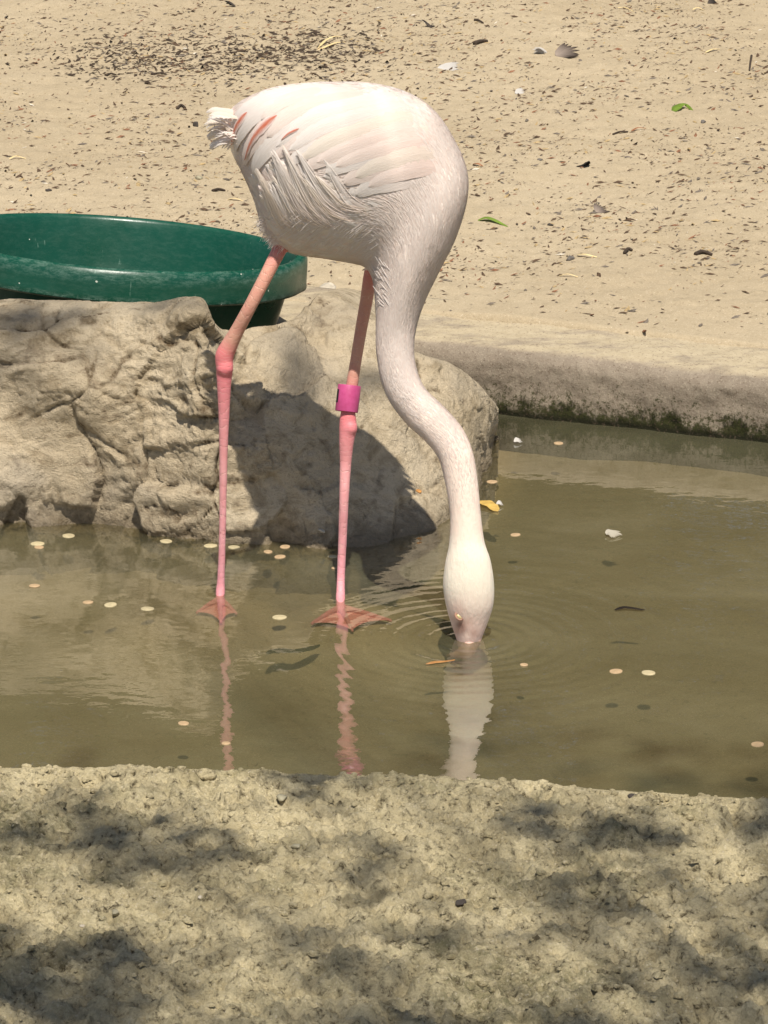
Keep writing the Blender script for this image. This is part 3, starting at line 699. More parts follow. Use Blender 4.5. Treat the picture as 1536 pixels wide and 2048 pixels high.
SCAP = [  # path, half width, lift at tip, material
 ([(850,350),(800,358),(750,370),(712,388)], 20, 5, FW), ([(845,320),(790,330),(730,345),(688,366)], 21, 6, FP), ([(840,292),(770,304),(700,322),(652,345)], 22, 6, FW),
 ([(830,268),(750,283),(668,305),(614,334)], 23, 7, FP), ([(822,246),(730,262),(640,288),(580,325)], 23, 7, FW), ([(812,226),(710,240),(618,268),(552,312)], 24, 8, FP),
 ([(800,208),(700,219),(598,248),(528,305),(508,345)], 23, 8, FW), ([(790,192),(680,203),(570,232),(508,285),(490,328)], 22, 8, FP), ([(765,181),(640,190),(540,214),(483,265),(472,300)], 20, 9, FW),
 ([(725,174),(620,180),(540,195),(490,222),(465,255)], 18, 8, FW)]
# a second, shorter staggered layer
for i, (p, w, l, mt) in enumerate(list(SCAP)):
    wing_feather(p, w*1.12, -1.0, 2.6+.34*i, mt, cup=.07, jag=.025, tip=2.2, n=20, liftpow=.8)
    if i < 9:
        q_ = [(a*.55+b*.45+random.uniform(-4, 4), c*.55+d_*.45+random.uniform(-3, 3)) for (a, c), (b, d_) in zip(p[:4], SCAP[i+1][0][:4])]
        q_ = [(x+38, y-5) for x, y in q_[:4]]
        wing_feather(q_, w*.85, -.5, 3.4+.34*i, random.choice((FW, FC, FP)), cup=.09, jag=.03, tip=2.4, n=16, liftpow=.8)
wing_feather([(556,232),(528,256),(508,282),(496,318)], 12, 6.0, 8.6, FO, 'coral_covert_feather', cup=.1, prof='plume')
wing_feather([(498,226),(482,246),(473,268),(470,288)], 11, 6.0, 8.6, FO, 'coral_covert_feather', cup=.1, prof='plume')
wing_feather([(600,258),(580,268),(566,280)], 5.0, 5.5, 8, FO, 'coral_covert_feather', cup=.1, prof='plume')
# ruffled plumes on the flank
TT = [(513,352),(520,335),(534,322),(550,299),(570,290),(598,300),(636,304)]; BB = [(588,478),(600,466),(618,458),(642,450),(668,444),(704,432),(738,415)]
for k in range(30):
    t = 6*(k+.5)/30 + random.uniform(-.12, .12); i = int(np.clip(t, 0, 5)); f = t-i
    major = abs(t-round(t)) < .13
    tp = np.array(TT[i])*(1-f)+np.array(TT[i+1])*f + np.array([0, 0 if major else random.uniform(14, 60)]) + np.array([0 if major else random.uniform(4, 24), 0])
    bp = np.array(BB[i])*(1-f)+np.array(BB[i+1])*f + np.array([random.uniform(-8, 12), random.uniform(-6, 14)])
    m1 = tp*.68+bp*.32 + np.array([-7, 7]); m2 = tp*.32+bp*.68 + np.array([-12, 12])
    P, N = surf([tuple(bp), tuple(m2), tuple(m1), tuple(tp)])
    if len(P) < 4: continue
    wid = (random.uniform(11, 14) if major else random.uniform(8, 12))*PX; ltip = (13 if major else random.uniform(3, 7))*PX
    ax_ = np.cross(unit(P[-1]-P[0]), unit(N.mean(0))); bv, bf, bu = [], [], []; off = 0
    for a_ in (list(np.linspace(-1, 1, 9)) if major else list(np.linspace(-.8, .8, 4))) + [None]:
        if a_ is None: d = strip(P, N, wid*1.0, .4*PX, ltip*.9, cup=.10, n=14, prof='plume', jag=.04, liftpow=2.2)
        else:
            tap = np.array([.8, 1.0, .75, .12])[:, None]; Pj = P + ax_*(a_*wid*tap) + rng.normal(size=3)*.0006; cut = random.uniform(0, .22)*abs(a_); Pj[-1] = Pj[-1]*(1-cut)+Pj[-2]*cut
            d = strip(Pj, N, random.uniform(.9, 1.6)*PX, .5*PX, ltip*(1-.25*a_*a_)+random.uniform(0, .9)*PX, cup=.1, n=12, prof='plume', jag=.05, liftpow=2.2)
        bv.append(d[0]); bf.append(d[1]+off); bu.append(d[2]); off += len(d[0])
    bd = (np.vstack(bv), np.vstack(bf), np.vstack(bu)); pm = random.choice((FW, FW, FC)); child('flank_plume', fmesh('flank_plume', bd), pm)
    if k % 3 == 0: child('flank_plume', fmesh('flank_plume', (mirror(bd[0]), bd[1][:, ::-1].copy(), bd[2])), pm)
# lower flank: fine hanging plumes
lv, lf_, lu = [], [], []; off = 0
for k in range(420):
    bx = random.uniform(530, 770); by = random.uniform(400, 480) + (bx-540)*.16
    ang = random.uniform(-.25, .45); L = random.uniform(28, 62)
    tx, ty = bx - L*math.cos(ang)*.8, by + L*(.55+.3*math.sin(ang))
    P, N = surf([(bx, by), ((bx+tx)/2-3, (by+ty)/2+3), (tx, ty)])
    if len(P) < 3 or any(hit(body_bvh, a_, b_)[0] is None for a_, b_ in ((tx, ty), (tx-6, ty+8))): continue
    d = strip(P, N, random.uniform(1.0, 2.2)*PX, .5*PX, random.uniform(1.5, 4)*PX, cup=.1, n=8, prof='plume', jag=.15)
    lv.append(d[0]); lf_.append(d[1]+off); lu.append(d[2]); off += len(d[0])
for k in range(900):              # fluff at the thigh
    fq = random.random(); bx, by = 528+38*fq+random.gauss(0, 4), 436+54*fq+random.gauss(0, 5)
    a = random.uniform(2.2, 4.6); L = random.uniform(8, 27); Y = random.uniform(4.385, 4.45)
    p = [PY(bx, by, Y), PY(bx+L*.55*math.cos(a), by+L*.55*math.sin(a)*-.6+4, Y), PY(bx+L*math.cos(a)*.9, by-L*math.sin(a)*.7+8, Y)]
    d = strip(np.array(p), np.tile(-FWD, (3, 1))+rng.normal(size=3)*.3, random.uniform(.25, .6)*PX, 0, 2*PX, cup=.2, n=6, prof='plume', jag=.1)
    lv.append(d[0]); lf_.append(d[1]+off); lu.append(d[2]); off += len(d[0])
for k in range(34):              # ragged feather ends where the neck meets the belly
    bx, by = random.uniform(735, 775), random.uniform(520, 610); L = random.uniform(18, 34)
    P, N = surf([(bx+12, by+L*.6), (bx+4, by+L*.2), (bx-4, by-L*.4)])
    if len(P) < 3 or hit(body_bvh, bx-4, by-L*.4)[0] is None: continue
    d = strip(P, N, random.uniform(1.5, 3)*PX, 0, 4*PX, cup=.2, n=7, prof='plume', jag=.15)
    lv.append(d[0]); lf_.append(d[1]+off); lu.append(d[2]); off += len(d[0])
me = mesh_from('fluff', np.vstack(lv), np.vstack(lf_)); setuv(me, np.vstack(lu)); child('fluff', me, FW, bird, kind='stuff')
# tail
for k in range(18):
    f = k/17; bx, by = random.uniform(478, 500), 236+50*f; tx = 407+16*abs(f-.25)+random.uniform(-2, 8); ty = 224+70*f+random.uniform(-4, 4); Y = 4.40+.07*random.random()
    p = [PY(bx, by, Y), PY(bx*.6+tx*.4, by*.6+ty*.4-7, Y), PY(tx*.8+bx*.2, ty*.85+by*.15-5, Y), PY(tx, ty+4, Y+.005)]
    d = strip(np.array(p), np.tile(-FWD*.7+UPV*.5, (4, 1))+rng.normal(size=3)*.25, random.uniform(6, 9)*PX, 0, 0, cup=.25, n=12, prof='leaf', tip=2.2, jag=.06)
    child('tail_feather', fmesh('tail_feather', d), random.choice((FW, FW, FC)))
for k in range(34):
    bx, by = random.uniform(470, 500), random.uniform(232, 300)
    f = k/33; tx = 409+random.uniform(0, 22)+14*abs(f-.4); ty = 222+78*f+random.uniform(-5, 5); Y = random.uniform(4.395, 4.475)
    if f > .75: tx += 12
    p = [PY(bx, by, Y+.0), PY((bx+tx)/2, (by+ty)/2-6, Y), PY(tx*.75+bx*.25, ty*.8+by*.2-3, Y), PY(tx, ty, Y+.005)]
    d = strip(np.array(p), np.tile(-FWD*.6+UPV*.4, (4, 1))+rng.normal(size=3)*.35, random.uniform(1.4, 4.2)*PX, 0, 0, cup=.15, n=10, prof='plume', jag=.06)
    child('tail_feather', fmesh('tail_feather', d), random.choice((FW, FW, FC)))

# leg band
def ring_mesh(c, axis, r, h, t=.0012, n=48):
    a = np.array(axis)/np.linalg.norm(axis); e1 = unit(np.cross(a, FWD)); e2 = np.cross(a, e1); pr = [(r, -h/2), (r, h/2), (r-t, h/2), (r-t, -h/2)]
    pr = [(r-.0003, -h/2), (r, -h/2+.0006), (r, h/2-.0006), (r-.0003, h/2), (r-t, h/2), (r-t, -h/2)]
    V = []
    for k in range(n):
        th = 2*math.pi*k/n
        for rr, hh in pr: V.append(c + a*hh + rr*(e1*math.cos(th)+e2*math.sin(th)))
    F = []
    m_ = len(pr)
    for k in range(n):
        for j in range(m_): F.append((k*m_+j, k*m_+(j+1) % m_, ((k+1) % n)*m_+(j+1) % m_, ((k+1) % n)*m_+j))
    return mesh_from('leg_band', V, F)
ax = unit(PY(712, 720, 4.431)-PY(697, 850, 4.406))
mb = M('magenta_plastic'); cb_ = mb.co('Object'); nb2 = mb.noise(cb_, 90, 5, .7)
BAND = mb.bsdf(mb.ramp(nb2, [(.3, (.42, .05, .16, 1)), (.7, (.53, .085, .24, 1))]), .45, mb.bump(nb2, .1, .001), .4)
child('leg_band', ring_mesh(PY(696, 797, 4.417), ax, 23*PX, 53*PX), BAND, bird, label='magenta plastic identification ring above the ankle')
mk = plain('black_print', (.012, .010, .012), .5)
# printed mark on the left side of the ring
e1 = unit(np.cross(ax, FWD)); e2 = np.cross(ax, e1); cc = PY(696, 797, 4.417); V = []; nseg = 5
sgn = -1 if e1[0] > 0 else 1
for i in range(nseg):
    th = -.62 + .40*i/(nseg-1)
    dirv = (e1*sgn)*math.cos(th) + (FWD if False else unit(np.cross(e1*sgn, ax) if (np.cross(e1*sgn, ax)@FWD) > 0 else -np.cross(e1*sgn, ax)))*math.sin(th)
    for hh in (-10, 16): V.append(cc + dirv*(23*PX+.0004) + ax*hh*PX)
child('band_code', mesh_from('band_code', V, [(2*i, 2*i+1, 2*i+3, 2*i+2) for i in range(nseg-1)]), mk)

# eye, bill
r = hit(body_bvh, 918, 1233); ec = np.array(r[0])+FWD*.0012
def uvs(c, r, n=14, m_=20, sc=(1, 1, 1), ax3=None):
    V = []; A3 = ax3 if ax3 is not None else np.eye(3)
    for i in range(n+1):
        th = math.pi*i/n
        for k in range(m_):
            ph = 2*math.pi*k/m_; p = np.array([math.sin(th)*math.cos(ph)*sc[0], math.sin(th)*math.sin(ph)*sc[1], math.cos(th)*sc[2]])*r
            V.append(c + A3.T@p)
    return np.array(V), grid_faces(n+1, m_, True)
tilt = np.array([unit(RGT*.75-UPV*.66), unit(np.cross(FWD, RGT*.75-UPV*.66)), FWD])
eye = child('eye', mesh_from('eye', *uvs(ec, 5.6*PX, sc=(1.25, .75, .8), ax3=tilt)), plain('pale_yellow_iris', (.55, .46, .22), .25, .1, spec=.6))
V, F = uvs(ec-FWD*3.4*PX, 2.4*PX, sc=(1.2, .8, .6), ax3=tilt); child('pupil', mesh_from('pupil', V, F), plain('dark_pupil', (.01, .008, .006), .1, .1, spec=.8), eye).matrix_parent_inverse = eye.matrix_world.inverted() if False else Matrix.Translation(-Vector(bird.location))
V, F, _, _ = tube([ec+tilt[0]*0+(tilt[0]*math.cos(a)*8+tilt[1]*math.sin(a)*5)*PX-FWD*(1.5)*PX for a in np.linspace(0, 2*math.pi, 17)], [2.3*PX]*17, 8, 3)
child('eyelid', mesh_from('eyelid', V, F), plain('pink_lid', (.36, .20, .14), .6, .15))
bl = M('bill_horn'); bc = bl.co('Object'); g_ = bl.n('NewGeometry'); sx = bl.n('SeparateXYZ'); bl.put(sx.inputs[0], g_.outputs['Position'])
BILL = bl.bsdf(bl.ramp(bl.math('ADD', sx.outputs[2], .03), [(.008, (.012, .010, .010, 1)), (.014, (.52, .31, .25, 1)), (.05, (.64, .45, .36, 1))]), .45, bl.bump(bl.noise(bc, 120, 3), .2, .001), .4)
Yb = 4.205
V, F, _, _ = tube([PY(932,1236,4.224), PY(932,1258,4.216), PY(938,1280,4.213), PY(936,1298,Yb), PY(918,1312,Yb+.005), PY(890,1316,Yb+.008)], np.array([5, 9, 13, 16, 13, 5])*PX, 20, 8)
child('bill', mesh_from('bill', V, F), BILL)
V, F, _, _ = tube([PY(952,1238,4.226), PY(954,1262,4.216), PY(951,1284,4.212), PY(940,1304,4.207)], np.array([5, 9, 10, 7])*PX, 18, 8)
child('lower_bill', mesh_from('lower_bill', V, F), BILL)
# toe webs
for nm, bse, tips in (('web', fa, TA), ('web', fb, TB)):
    V = []; b = np.array(bse)+np.array([0, 0, -.003])
    for t0, t1 in zip(tips[:-1], tips[1:]):
        V = [b]; nn_ = 8
        for i in range(nn_+1):
            f = i/nn_; p = np.array(t0)*(1-f)+np.array(t1)*f; pull = 1-.16*math.sin(math.pi*f); V.append(b+(p-b)*pull*.97+np.array([0, 0, .001]))
        child('web', mesh_from('web', V, [(0, i+1, i+2) for i in range(nn_)]), plain('pink_web', (.82, .31, .31), .6, .12))

# ------------------------------------------------------------------ trees (off the frame: they shade the bank and mirror in the pond)
def m_leaf(name, a, b):
    m = M(name); n = m.noise(m.co('Object'), 1.6, 4); info = m.n('NewGeometry')
    col = m.mix(m.ramp(m.math('ADD', m.math('MULTIPLY', n, .6), m.math('MULTIPLY', info.outputs['Random Per Island'], .4)), [(.25, 0), (.75, 1)]), a, b)
    return m.bsdf(col, .55, None, .3, trans=.25)
BARK = plain('bark', (.11, .08, .055), .9, .35, 12, bump=.8)
def leaves(centres, count, spread_, size, seed):
    r = np.random.default_rng(seed); idx = r.integers(0, len(centres), count)
    c = np.asarray(centres)[idx] + r.normal(size=(count, 3))*spread_
    d = r.normal(size=(count, 3)); d /= np.linalg.norm(d, axis=1)[:, None]; e = np.cross(d, r.normal(size=(count, 3))); e /= np.linalg.norm(e, axis=1)[:, None]
    L = size*r.uniform(.6, 1.3, (count, 1)); nn = np.cross(d, e)
    V = np.stack([c-d*L, c+e*L*.36-d*L*.1+nn*L*.1, c+d*L, c-e*L*.36-d*L*.1+nn*L*.1], 1).reshape(-1, 3)
    return V, np.arange(count*4).reshape(-1, 4)
def branch(V, F, P, R):
    v, f, _, _ = tube(P, R, 10, 4); o = sum(len(a) for a in V); V.append(v); F.extend([tuple(i+o for i in ff) for ff in f])
def make_tree(name, loc, label, crown_centres, limbs, leaf_mat, count, spread_, size, seed, group=None):
    t = empty(name, loc, label, 'tree', group)
    V, F = [], []
    for P, Rr in limbs: branch(V, F, P, Rr)
    obj('trunk', mesh_from('trunk', np.vstack(V), F), BARK, t)
    v, f = leaves(crown_centres, count, spread_, size, seed); obj('crown', mesh_from('crown', v, f, False), leaf_mat, t)
    return t
LEAF1 = m_leaf('leaf_green', (.035, .06, .012, 1), (.07, .11, .025, 1)); LEAF2 = m_leaf('leaf_dark', (.020, .036, .010, 1), (.045, .065, .018, 1))
# shade tree standing behind the photographer
TB_ = np.array([1.7, -1.6, .05])
sc_ = []
r_ = np.random.default_rng(21); limb_ends = []
Sn = np.array(S)
tries = 0
while len(sc_) < 330 and tries < 9000:
    tries += 1
    gx_, gy_ = r_.uniform(-1.1, 1.3), r_.uniform(2.1, 3.68)
    dens = fbm(np.array(gx_*5.5), np.array(gy_*9), 3.3, 2) - .16*gx_
    if dens < -.12 + .08*sstep(3.3, 3.65, gy_): continue
    sc_.append(np.array([gx_, gy_, .06]) + Sn*r_.uniform(3.3, 4.8) - TB_)
for px_, py_ in [(40, 690), (90, 660), (190, 735), (340, 650), (600, 765), (690, 770), (20, 760)]:    # a few twigs reaching further
    sc_.append(PY(px_, py_, 4.78) + Sn*5.2 - TB_)
for gx_, gy_ in [(.05, 3.78), (.1, 3.95), (.3, 3.85), (-.35, 3.8), (.42, 3.78), (.5, 3.95)]: sc_.append(np.array([gx_, gy_, 0]) + Sn*4.6 - TB_)
n_shade = len(sc_)
for k in range(60): sc_.append(np.array([r_.normal()*1.0, r_.normal()*.8-.9, 4.3+r_.normal()*.5]))
sc_ = np.array(sc_)
cen = sc_.mean(0)
fork = np.array([-.2, .1, 2.5])
limbs = [([np.zeros(3)-np.array([0, 0, .2]), np.array([.05, .05, 1.0]), np.array([-.05, .1, 2.0]), fork], [.24, .19, .17, .14])]
hubs = [fork + (np.array(h)-fork)*.42 + np.array([0, 0, .25]) for h in sc_[r_.choice(len(sc_), 12, replace=False)]]
for h in hubs: limbs.append(([fork, fork*.5+h*.5+np.array([0, 0, .15]), h], [.06, .035, .014]))
for c_ in sc_:
    h = min(hubs, key=lambda q: np.linalg.norm(q-c_)); limbs.append(([h, (h+c_)/2+np.array([0, 0, .10]), c_], [.006, .0035, .0018]))
make_tree('shade_tree', tuple(TB_), 'leafy tree behind the viewer whose shadow dapples the near bank', sc_, limbs, LEAF1, 6800, .034, .030, 5)
# row of trees beyond the yard
for i, (x_, y_, h_, lab) in enumerate([(-5.2, 14.5, 8.6, 'leftmost tall dark tree beyond the sandy yard'), (-2.1, 13.2, 7.8, 'second dark tree from the left beyond the sandy yard'), (.9, 14.2, 9.0, 'tallest dark tree beyond the sandy yard behind the flamingo'),
        (3.8, 13.4, 8.0, 'fourth dark tree from the left beyond the sandy yard'), (7.0, 14.8, 8.8, 'rightmost dark tree beyond the sandy yard')]):
    r2 = np.random.default_rng(50+i); cc_ = []
    for k in range(90):
        d_ = r2.normal(size=3); d_ /= np.linalg.norm(d_); q_ = r2.uniform(.35, 1)**.5; cc_.append(np.array([d_[0]*2.3*q_, d_[1]*1.7*q_, h_*.55+d_[2]*h_*.44*q_]))
    lim = [([np.array([0, 0, -.2]), np.array([.1, 0, 1.5]), np.array([0, .1, h_*.5]), np.array([.1, 0, h_*.8])], [.26, .2, .14, .05])]
    for c_ in cc_[::5]: lim.append(([np.array([0, .05, min(h_*.7, max(1.2, c_[2]-.9))]), c_*np.array([.5, .5, 1])+np.array([0, 0, -.3]), c_], [.06, .04, .015]))
    make_tree('yard_tree', (x_, y_, .1), lab, np.array(cc_), lim, LEAF2, 9000, .38, .17, 80+i, 'trees beyond the sandy yard')

# ------------------------------------------------------------------ litter on the yard
def ground_at(px, py, z0=YARD):
    p = PZ(px, py, z0)
    for _ in range(6): p = PZ(px, py, float(ground_z(np.array([p[0]]), np.array([p[1]]))[0]))
    return p
LIT = [plain('litter_brown', (.085, .053, .031), .85, .4, 200), plain('litter_grey', (.14, .115, .09), .85, .35, 200), plain('litter_tan', (.36, .26, .13), .8, .3, 200), plain('litter_red', (.20, .095, .05), .8, .35, 200), plain('litter_pale', (.58, .52, .42), .7, .2, 200), plain('mulch_dark', (.045, .030, .019), .85, .4, 200)]
V, F, MI = [], [], []; nvt = 0
def flake(c, L, w, ang, tilt, h):
    ca, sa = math.cos(ang), math.sin(ang); ct, st = math.cos(tilt), math.sin(tilt)
    pts = [(-L, 0, 0), (-.3*L, w, h*.3), (.5*L, w*.7, 0), (L, 0, h*.5), (.3*L, -w, 0), (-.5*L, -w*.8, h*.2), (0, 0, h)]
    out = []
    for x, y, z in pts:
        y += random.uniform(-.25, .25)*w; x2, z2 = x*ct - z*st, x*st + z*ct
        out.append((c[0]+x2*ca-y*sa, c[1]+x2*sa+y*ca, c[2]+z2+.0006))
    return out
FL = [(0, 1, 6), (1, 2, 6), (2, 3, 6), (3, 4, 6), (4, 5, 6), (5, 0, 6)]
N_L = 36000
lx = rng.uniform(-.9, .9, N_L); ly = rng.uniform(5.25, 8.3, N_L)
dn = fbm(lx*4, ly*3, 8, 4); keep = rng.random(N_L) < np.clip(.62+dn*.9, .12, 1)*(.25+.75*sstep(.15, .55, ly-curb_line(lx)))
lx, ly = lx[keep], ly[keep]
# darker mulch patch
pc = np.array([ground_at(180+540*f, 110+10*math.sin(5*f)) for f in np.linspace(0, 1, 12)])
k = rng.integers(0, 12, 2600); mx_ = pc[k, 0]+rng.normal(size=2600)*.045; my_ = pc[k, 1]+rng.normal(size=2600)*.14
nb = len(lx); lx = np.concatenate([lx, mx_]); ly = np.concatenate([ly, my_]); lz = ground_z(lx, ly)
for i in range(len(lx)):
    big = random.random(); L = .0016+.0062*big**4.0 + (.0016 if i >= nb else 0); w = L*random.uniform(.10, .50)
    V += flake((lx[i], ly[i], lz[i]), L*1.4, w, random.gauss(0, .9) if random.random() < .7 else random.uniform(0, 6.28), random.uniform(-.3, .5), w*random.uniform(.5, 1.3))
    F += [tuple(a+nvt for a in f) for f in FL]; nvt += 7
    MI += [(random.choices((0, 1, 2, 3, 4), (52, 22, 14, 12, 1))[0] if i < nb else random.choices((5, 0, 1), (70, 20, 10))[0])]*6
me = mesh_from('wood_litter', V, np.array(F), False)
for mt in LIT: me.materials.append(mt)
me.polygons.foreach_set('material_index', np.array(MI, np.int32))
obj('wood_litter', me, None, kind='stuff', label='small dark bits of bark and mulch strewn over the sandy yard', category='litter')
# crumbs of dried mud on the bank
V, F = [], []; nvt = 0
ico = [(0,0,1),(.894,0,.447),(.276,.851,.447),(-.724,.526,.447),(-.724,-.526,.447),(.276,-.851,.447),(.724,.526,-.447),(-.276,.851,-.447),(-.894,0,-.447),(-.276,-.851,-.447),(.724,-.526,-.447),(0,0,-1)]
icf = [(0,1,2),(0,2,3),(0,3,4),(0,4,5),(0,5,1),(1,6,2),(2,7,3),(3,8,4),(4,9,5),(5,10,1),(1,10,6),(2,6,7),(3,7,8),(4,8,9),(5,9,10),(6,11,10),(6,7,11),(7,8,11),(8,9,11),(9,10,11)]
icn = np.array(ico)
N_C = 14000; cx_ = rng.uniform(-.52, .52, N_C); cy_ = rng.uniform(2.85, 3.72, N_C)
ok = (cy_ < bank_edge(cx_)+.004) & (rng.random(N_C) < np.clip(.55+fbm(cx_*9, cy_*9, 3, 3), .1, 1)); cx_, cy_ = cx_[ok], cy_[ok]
ne = 700; ex = rng.uniform(-.5, .5, ne); ey = bank_edge(ex)+rng.normal(size=ne)*.012-.006; cx_ = np.concatenate([cx_, ex]); cy_ = np.concatenate([cy_, ey]); cz_ = ground_z(cx_, cy_)
for i in range(len(cx_)):
    s_ = .0007+.0046*random.random()**6
    pts = icn*(s_*np.array([1.2, 1.0, .75]))*rng.uniform(.7, 1.25, (12, 1)) + np.array([cx_[i], cy_[i], cz_[i]+s_*.1])
    V.append(pts); F += [tuple(a+nvt for a in f) for f in icf]; nvt += 12
me = mesh_from('mud_crumbs', np.vstack(V), np.array(F)); obj('mud_crumbs', me, SAND, kind='stuff', label='crumbs of dried sandy mud on the near bank', category='crumbs')

# ------------------------------------------------------------------ countable small things
def pebble_mesh(name, s, seed, flat=.65, stretch=1.2, chop=.42):
    r = np.random.default_rng(seed); n, m_ = 10, 16; V, F = uvs(np.zeros(3), 1.0, n, m_)
    for _ in range(11):
        d_ = r.normal(size=3); d_ /= np.linalg.norm(d_); h = .95-chop*r.random(); k = np.maximum(V@d_-h, 0); V = V-k[:, None]*d_
    V = V*(1+.10*fbm(V[:, 0]*2.2+seed, V[:, 1]*2.2, V[:, 2]*2.2, 3))[:, None]; V = V*np.array([stretch, 1, flat])*s; return mesh_from(name, V, F)
STONE = {k: plain('stone_'+k, c, .85, .3, 90, bump=.5) for k, c in dict(grey=(.13, .115, .10), dark=(.06, .05, .042), pale=(.42, .37, .29), olive=(.30, .27, .185), ochre=(.42, .20, .06)).items()}
def stone(px, py, wpx, kind, label, seed, bank=False, flat=.65, stretch=1.2, name='pebble', cat='stone'):
    p = ground_at(px, py+wpx*.2, .06 if bank else YARD); s = wpx*.5*np.linalg.norm(p-np.array([0, 0, H]))/FPX/stretch
    o = obj(name, pebble_mesh(name, s, seed, flat, stretch), SAND if name == 'clod' else STONE[kind], label=label, category=cat); o.location = p + np.array([0, 0, s*flat*.3]); o.rotation_euler = (0, 0, seed*1.7)
    return o
stone(1141, 514, 27, 'grey', 'grey angular stone with straw beside it on the sandy yard', 1)
stone(1100, 448, 14, 'dark', 'small dark pebble above the grey angular stone', 2)
stone(1080, 318, 14, 'grey', 'grey pebble left of the upright dark feather', 3)
stone(1406, 242, 16, 'grey', 'round grey pebble below the green leaf at upper right', 4)
stone(392, 249, 16, 'dark', 'dark pointed stone just left of the flamingo tail', 5, flat=1.1)
stone(97, 379, 15, 'dark', 'reddish dark pebble above the tub at far left', 6)
stone(397, 354, 18, 'olive', 'brownish lump of soil on the sand left of the flamingo belly', 7)
stone(1414, 517, 8, 'dark', 'tiny black pebble below the dark twig at right', 8)
stone(1346, 497, 8, 'dark', 'tiny black pebble left of the dark twig at right', 9)
stone(1058, 428, 9, 'pale', 'tiny white pebble right of the fallen green leaf', 10)
stone(563, 1592, 28, 'olive', 'greenish grey stone near the crest of the near bank', 11, True)
stone(232, 1822, 24, 'olive', 'flat olive stone left on the near bank', 12, True)
stone(165, 1850, 13, 'pale', 'small white stone below the flat olive stone', 13, True)
stone(402, 1793, 15, 'pale', 'whitish pebble in the sunlit middle of the near bank', 14, True)
stone(592, 1688, 26, 'olive', 'flat olive pebble below the stone near the crest', 15, True, flat=.4)
stone(1268, 1590, 30, 'dark', 'dark mossy lump near the right crest of the bank', 16, True)
stone(775, 1592, 26, 'olive', 'dark round stone half buried near the crest centre', 17, True)
stone(262, 1540, 26, 'olive', 'low clod on the bank crest at left', 18, True, name='clod', cat='clod')
stone(505, 1526, 27, 'pale', 'pale sandy clod standing on the bank crest beside the leg reflection', 19, True, name='clod', cat='clod')
stone(412, 1544, 46, 'olive', 'split mud clod on the bank crest below the left leg reflection', 20, True, name='clod', cat='clod')
stone(922, 1800, 34, 'dark', 'dark mossy hump right of the middle of the bank', 21, True, flat=.45)
for px, py, w, kd, lb, sd_ in [(655, 578, 40, 'pale', 'pale whitish stone set in the rock right of the tub', 31), (838, 983, 14, 'ochre', 'tiny rust coloured pebble on the rock beside the neck', 32), (643, 1063, 20, 'pale', 'whitish shell chip at the rock foot beside the right leg', 33)]:
    r = hit(rock_bvh, px, py)
    if r[0] is None: p = ground_at(px, py)
    else: p = np.array(r[0])
    s = w*.5*np.linalg.norm(p-np.array([0, 0, H]))/FPX/1.2
    o = obj('pebble', pebble_mesh('pebble', s, sd_, .5), STONE[kd], label=lb, category='stone'); o.location = p + np.array([0, -.2*s, .2*s]); o.rotation_euler = (.3, .2, sd_)

def ground_strip(name, path, wpx, mat, label, cat, z0=YARD, lift=.0015, arch=.004, prof='plume', floating=False, cup=.3, jag=.05, zf=.0012):
    P = []
    for i, (px, py) in enumerate(path):
        p = PZ(px, py, zf) if floating else ground_at(px, py, z0)
        P.append(p + np.array([0, 0, lift+arch*math.sin(math.pi*i/(len(path)-1))]))
    P = np.array(P); d = strip(P, np.tile([0, 0, 1.0], (len(P), 1)), wpx*PX*1.25, 0, 0, cup=cup, n=14, prof=prof, jag=jag, tip=3)
    m_ = fmesh(name, d); o = obj(name, m_, mat, label=label, category=cat)
    c = np.array(P.mean(0)); c[2] = P[:, 2].min(); m_.transform(Matrix.Translation(-Vector(c))); o.location = c
    return o
LFG = plain('green_leaf', (.16, .24, .035), .5, .3, 90, trans=.2); STR = plain('dry_straw', (.62, .48, .24), .7, .2, 90); BRN = plain('brown_leaf', (.26, .11, .05), .7, .3, 90)
ground_strip('fallen_leaf', [(1345,224),(1358,217),(1372,216),(1386,221)], 13, LFG, 'curled green leaf with a dark shadow at upper right', 'leaf', arch=.008)
ground_strip('fallen_leaf', [(956,441),(972,441),(990,446),(1016,454)], 10, LFG, 'long crumpled green leaf right of the flamingo breast', 'leaf', arch=.006)
ground_strip('dry_leaf', [(634,99),(650,88),(668,80),(684,74)], 5, STR, 'upper of two straw coloured leaf blades above the flamingo back', 'dry leaf', arch=.008)
ground_strip('dry_leaf', [(636,100),(655,95),(672,89),(690,85)], 6, STR, 'lower of two straw coloured leaf blades above the flamingo back', 'dry leaf')
ground_strip('dry_leaf', [(18,319),(32,317),(52,318)], 4, STR, 'pale dry leaf on the sand above the tub at far left', 'dry leaf')
ground_strip('dry_leaf', [(1154,511),(1170,514),(1194,515)], 5, STR, 'straw blade touching the grey angular stone', 'dry leaf')
ground_strip('dry_leaf', [(1118,553),(1136,554),(1156,555)], 3, STR, 'thin straw below the grey angular stone', 'dry leaf')
ground_strip('dry_leaf', [(1236,16),(1250,19),(1268,24)], 4, STR, 'left straw blade at the top right edge', 'dry leaf')
ground_strip('dry_leaf', [(1385,20),(1395,19),(1408,21)], 4, STR, 'right straw blade at the top right edge', 'dry leaf')
ground_strip('dry_leaf', [(1410,106),(1424,103),(1440,99)], 4, STR, 'straw blade at upper right above the green leaf', 'dry leaf')
ground_strip('dry_leaf', [(455,400),(470,402),(486,403)], 3, STR, 'ochre leaf sliver on the sand left of the flamingo belly', 'dry leaf')
ground_strip('dry_leaf', [(946,329),(956,332),(966,333)], 6, BRN, 'small red brown leaf beside the flamingo breast', 'dry leaf')
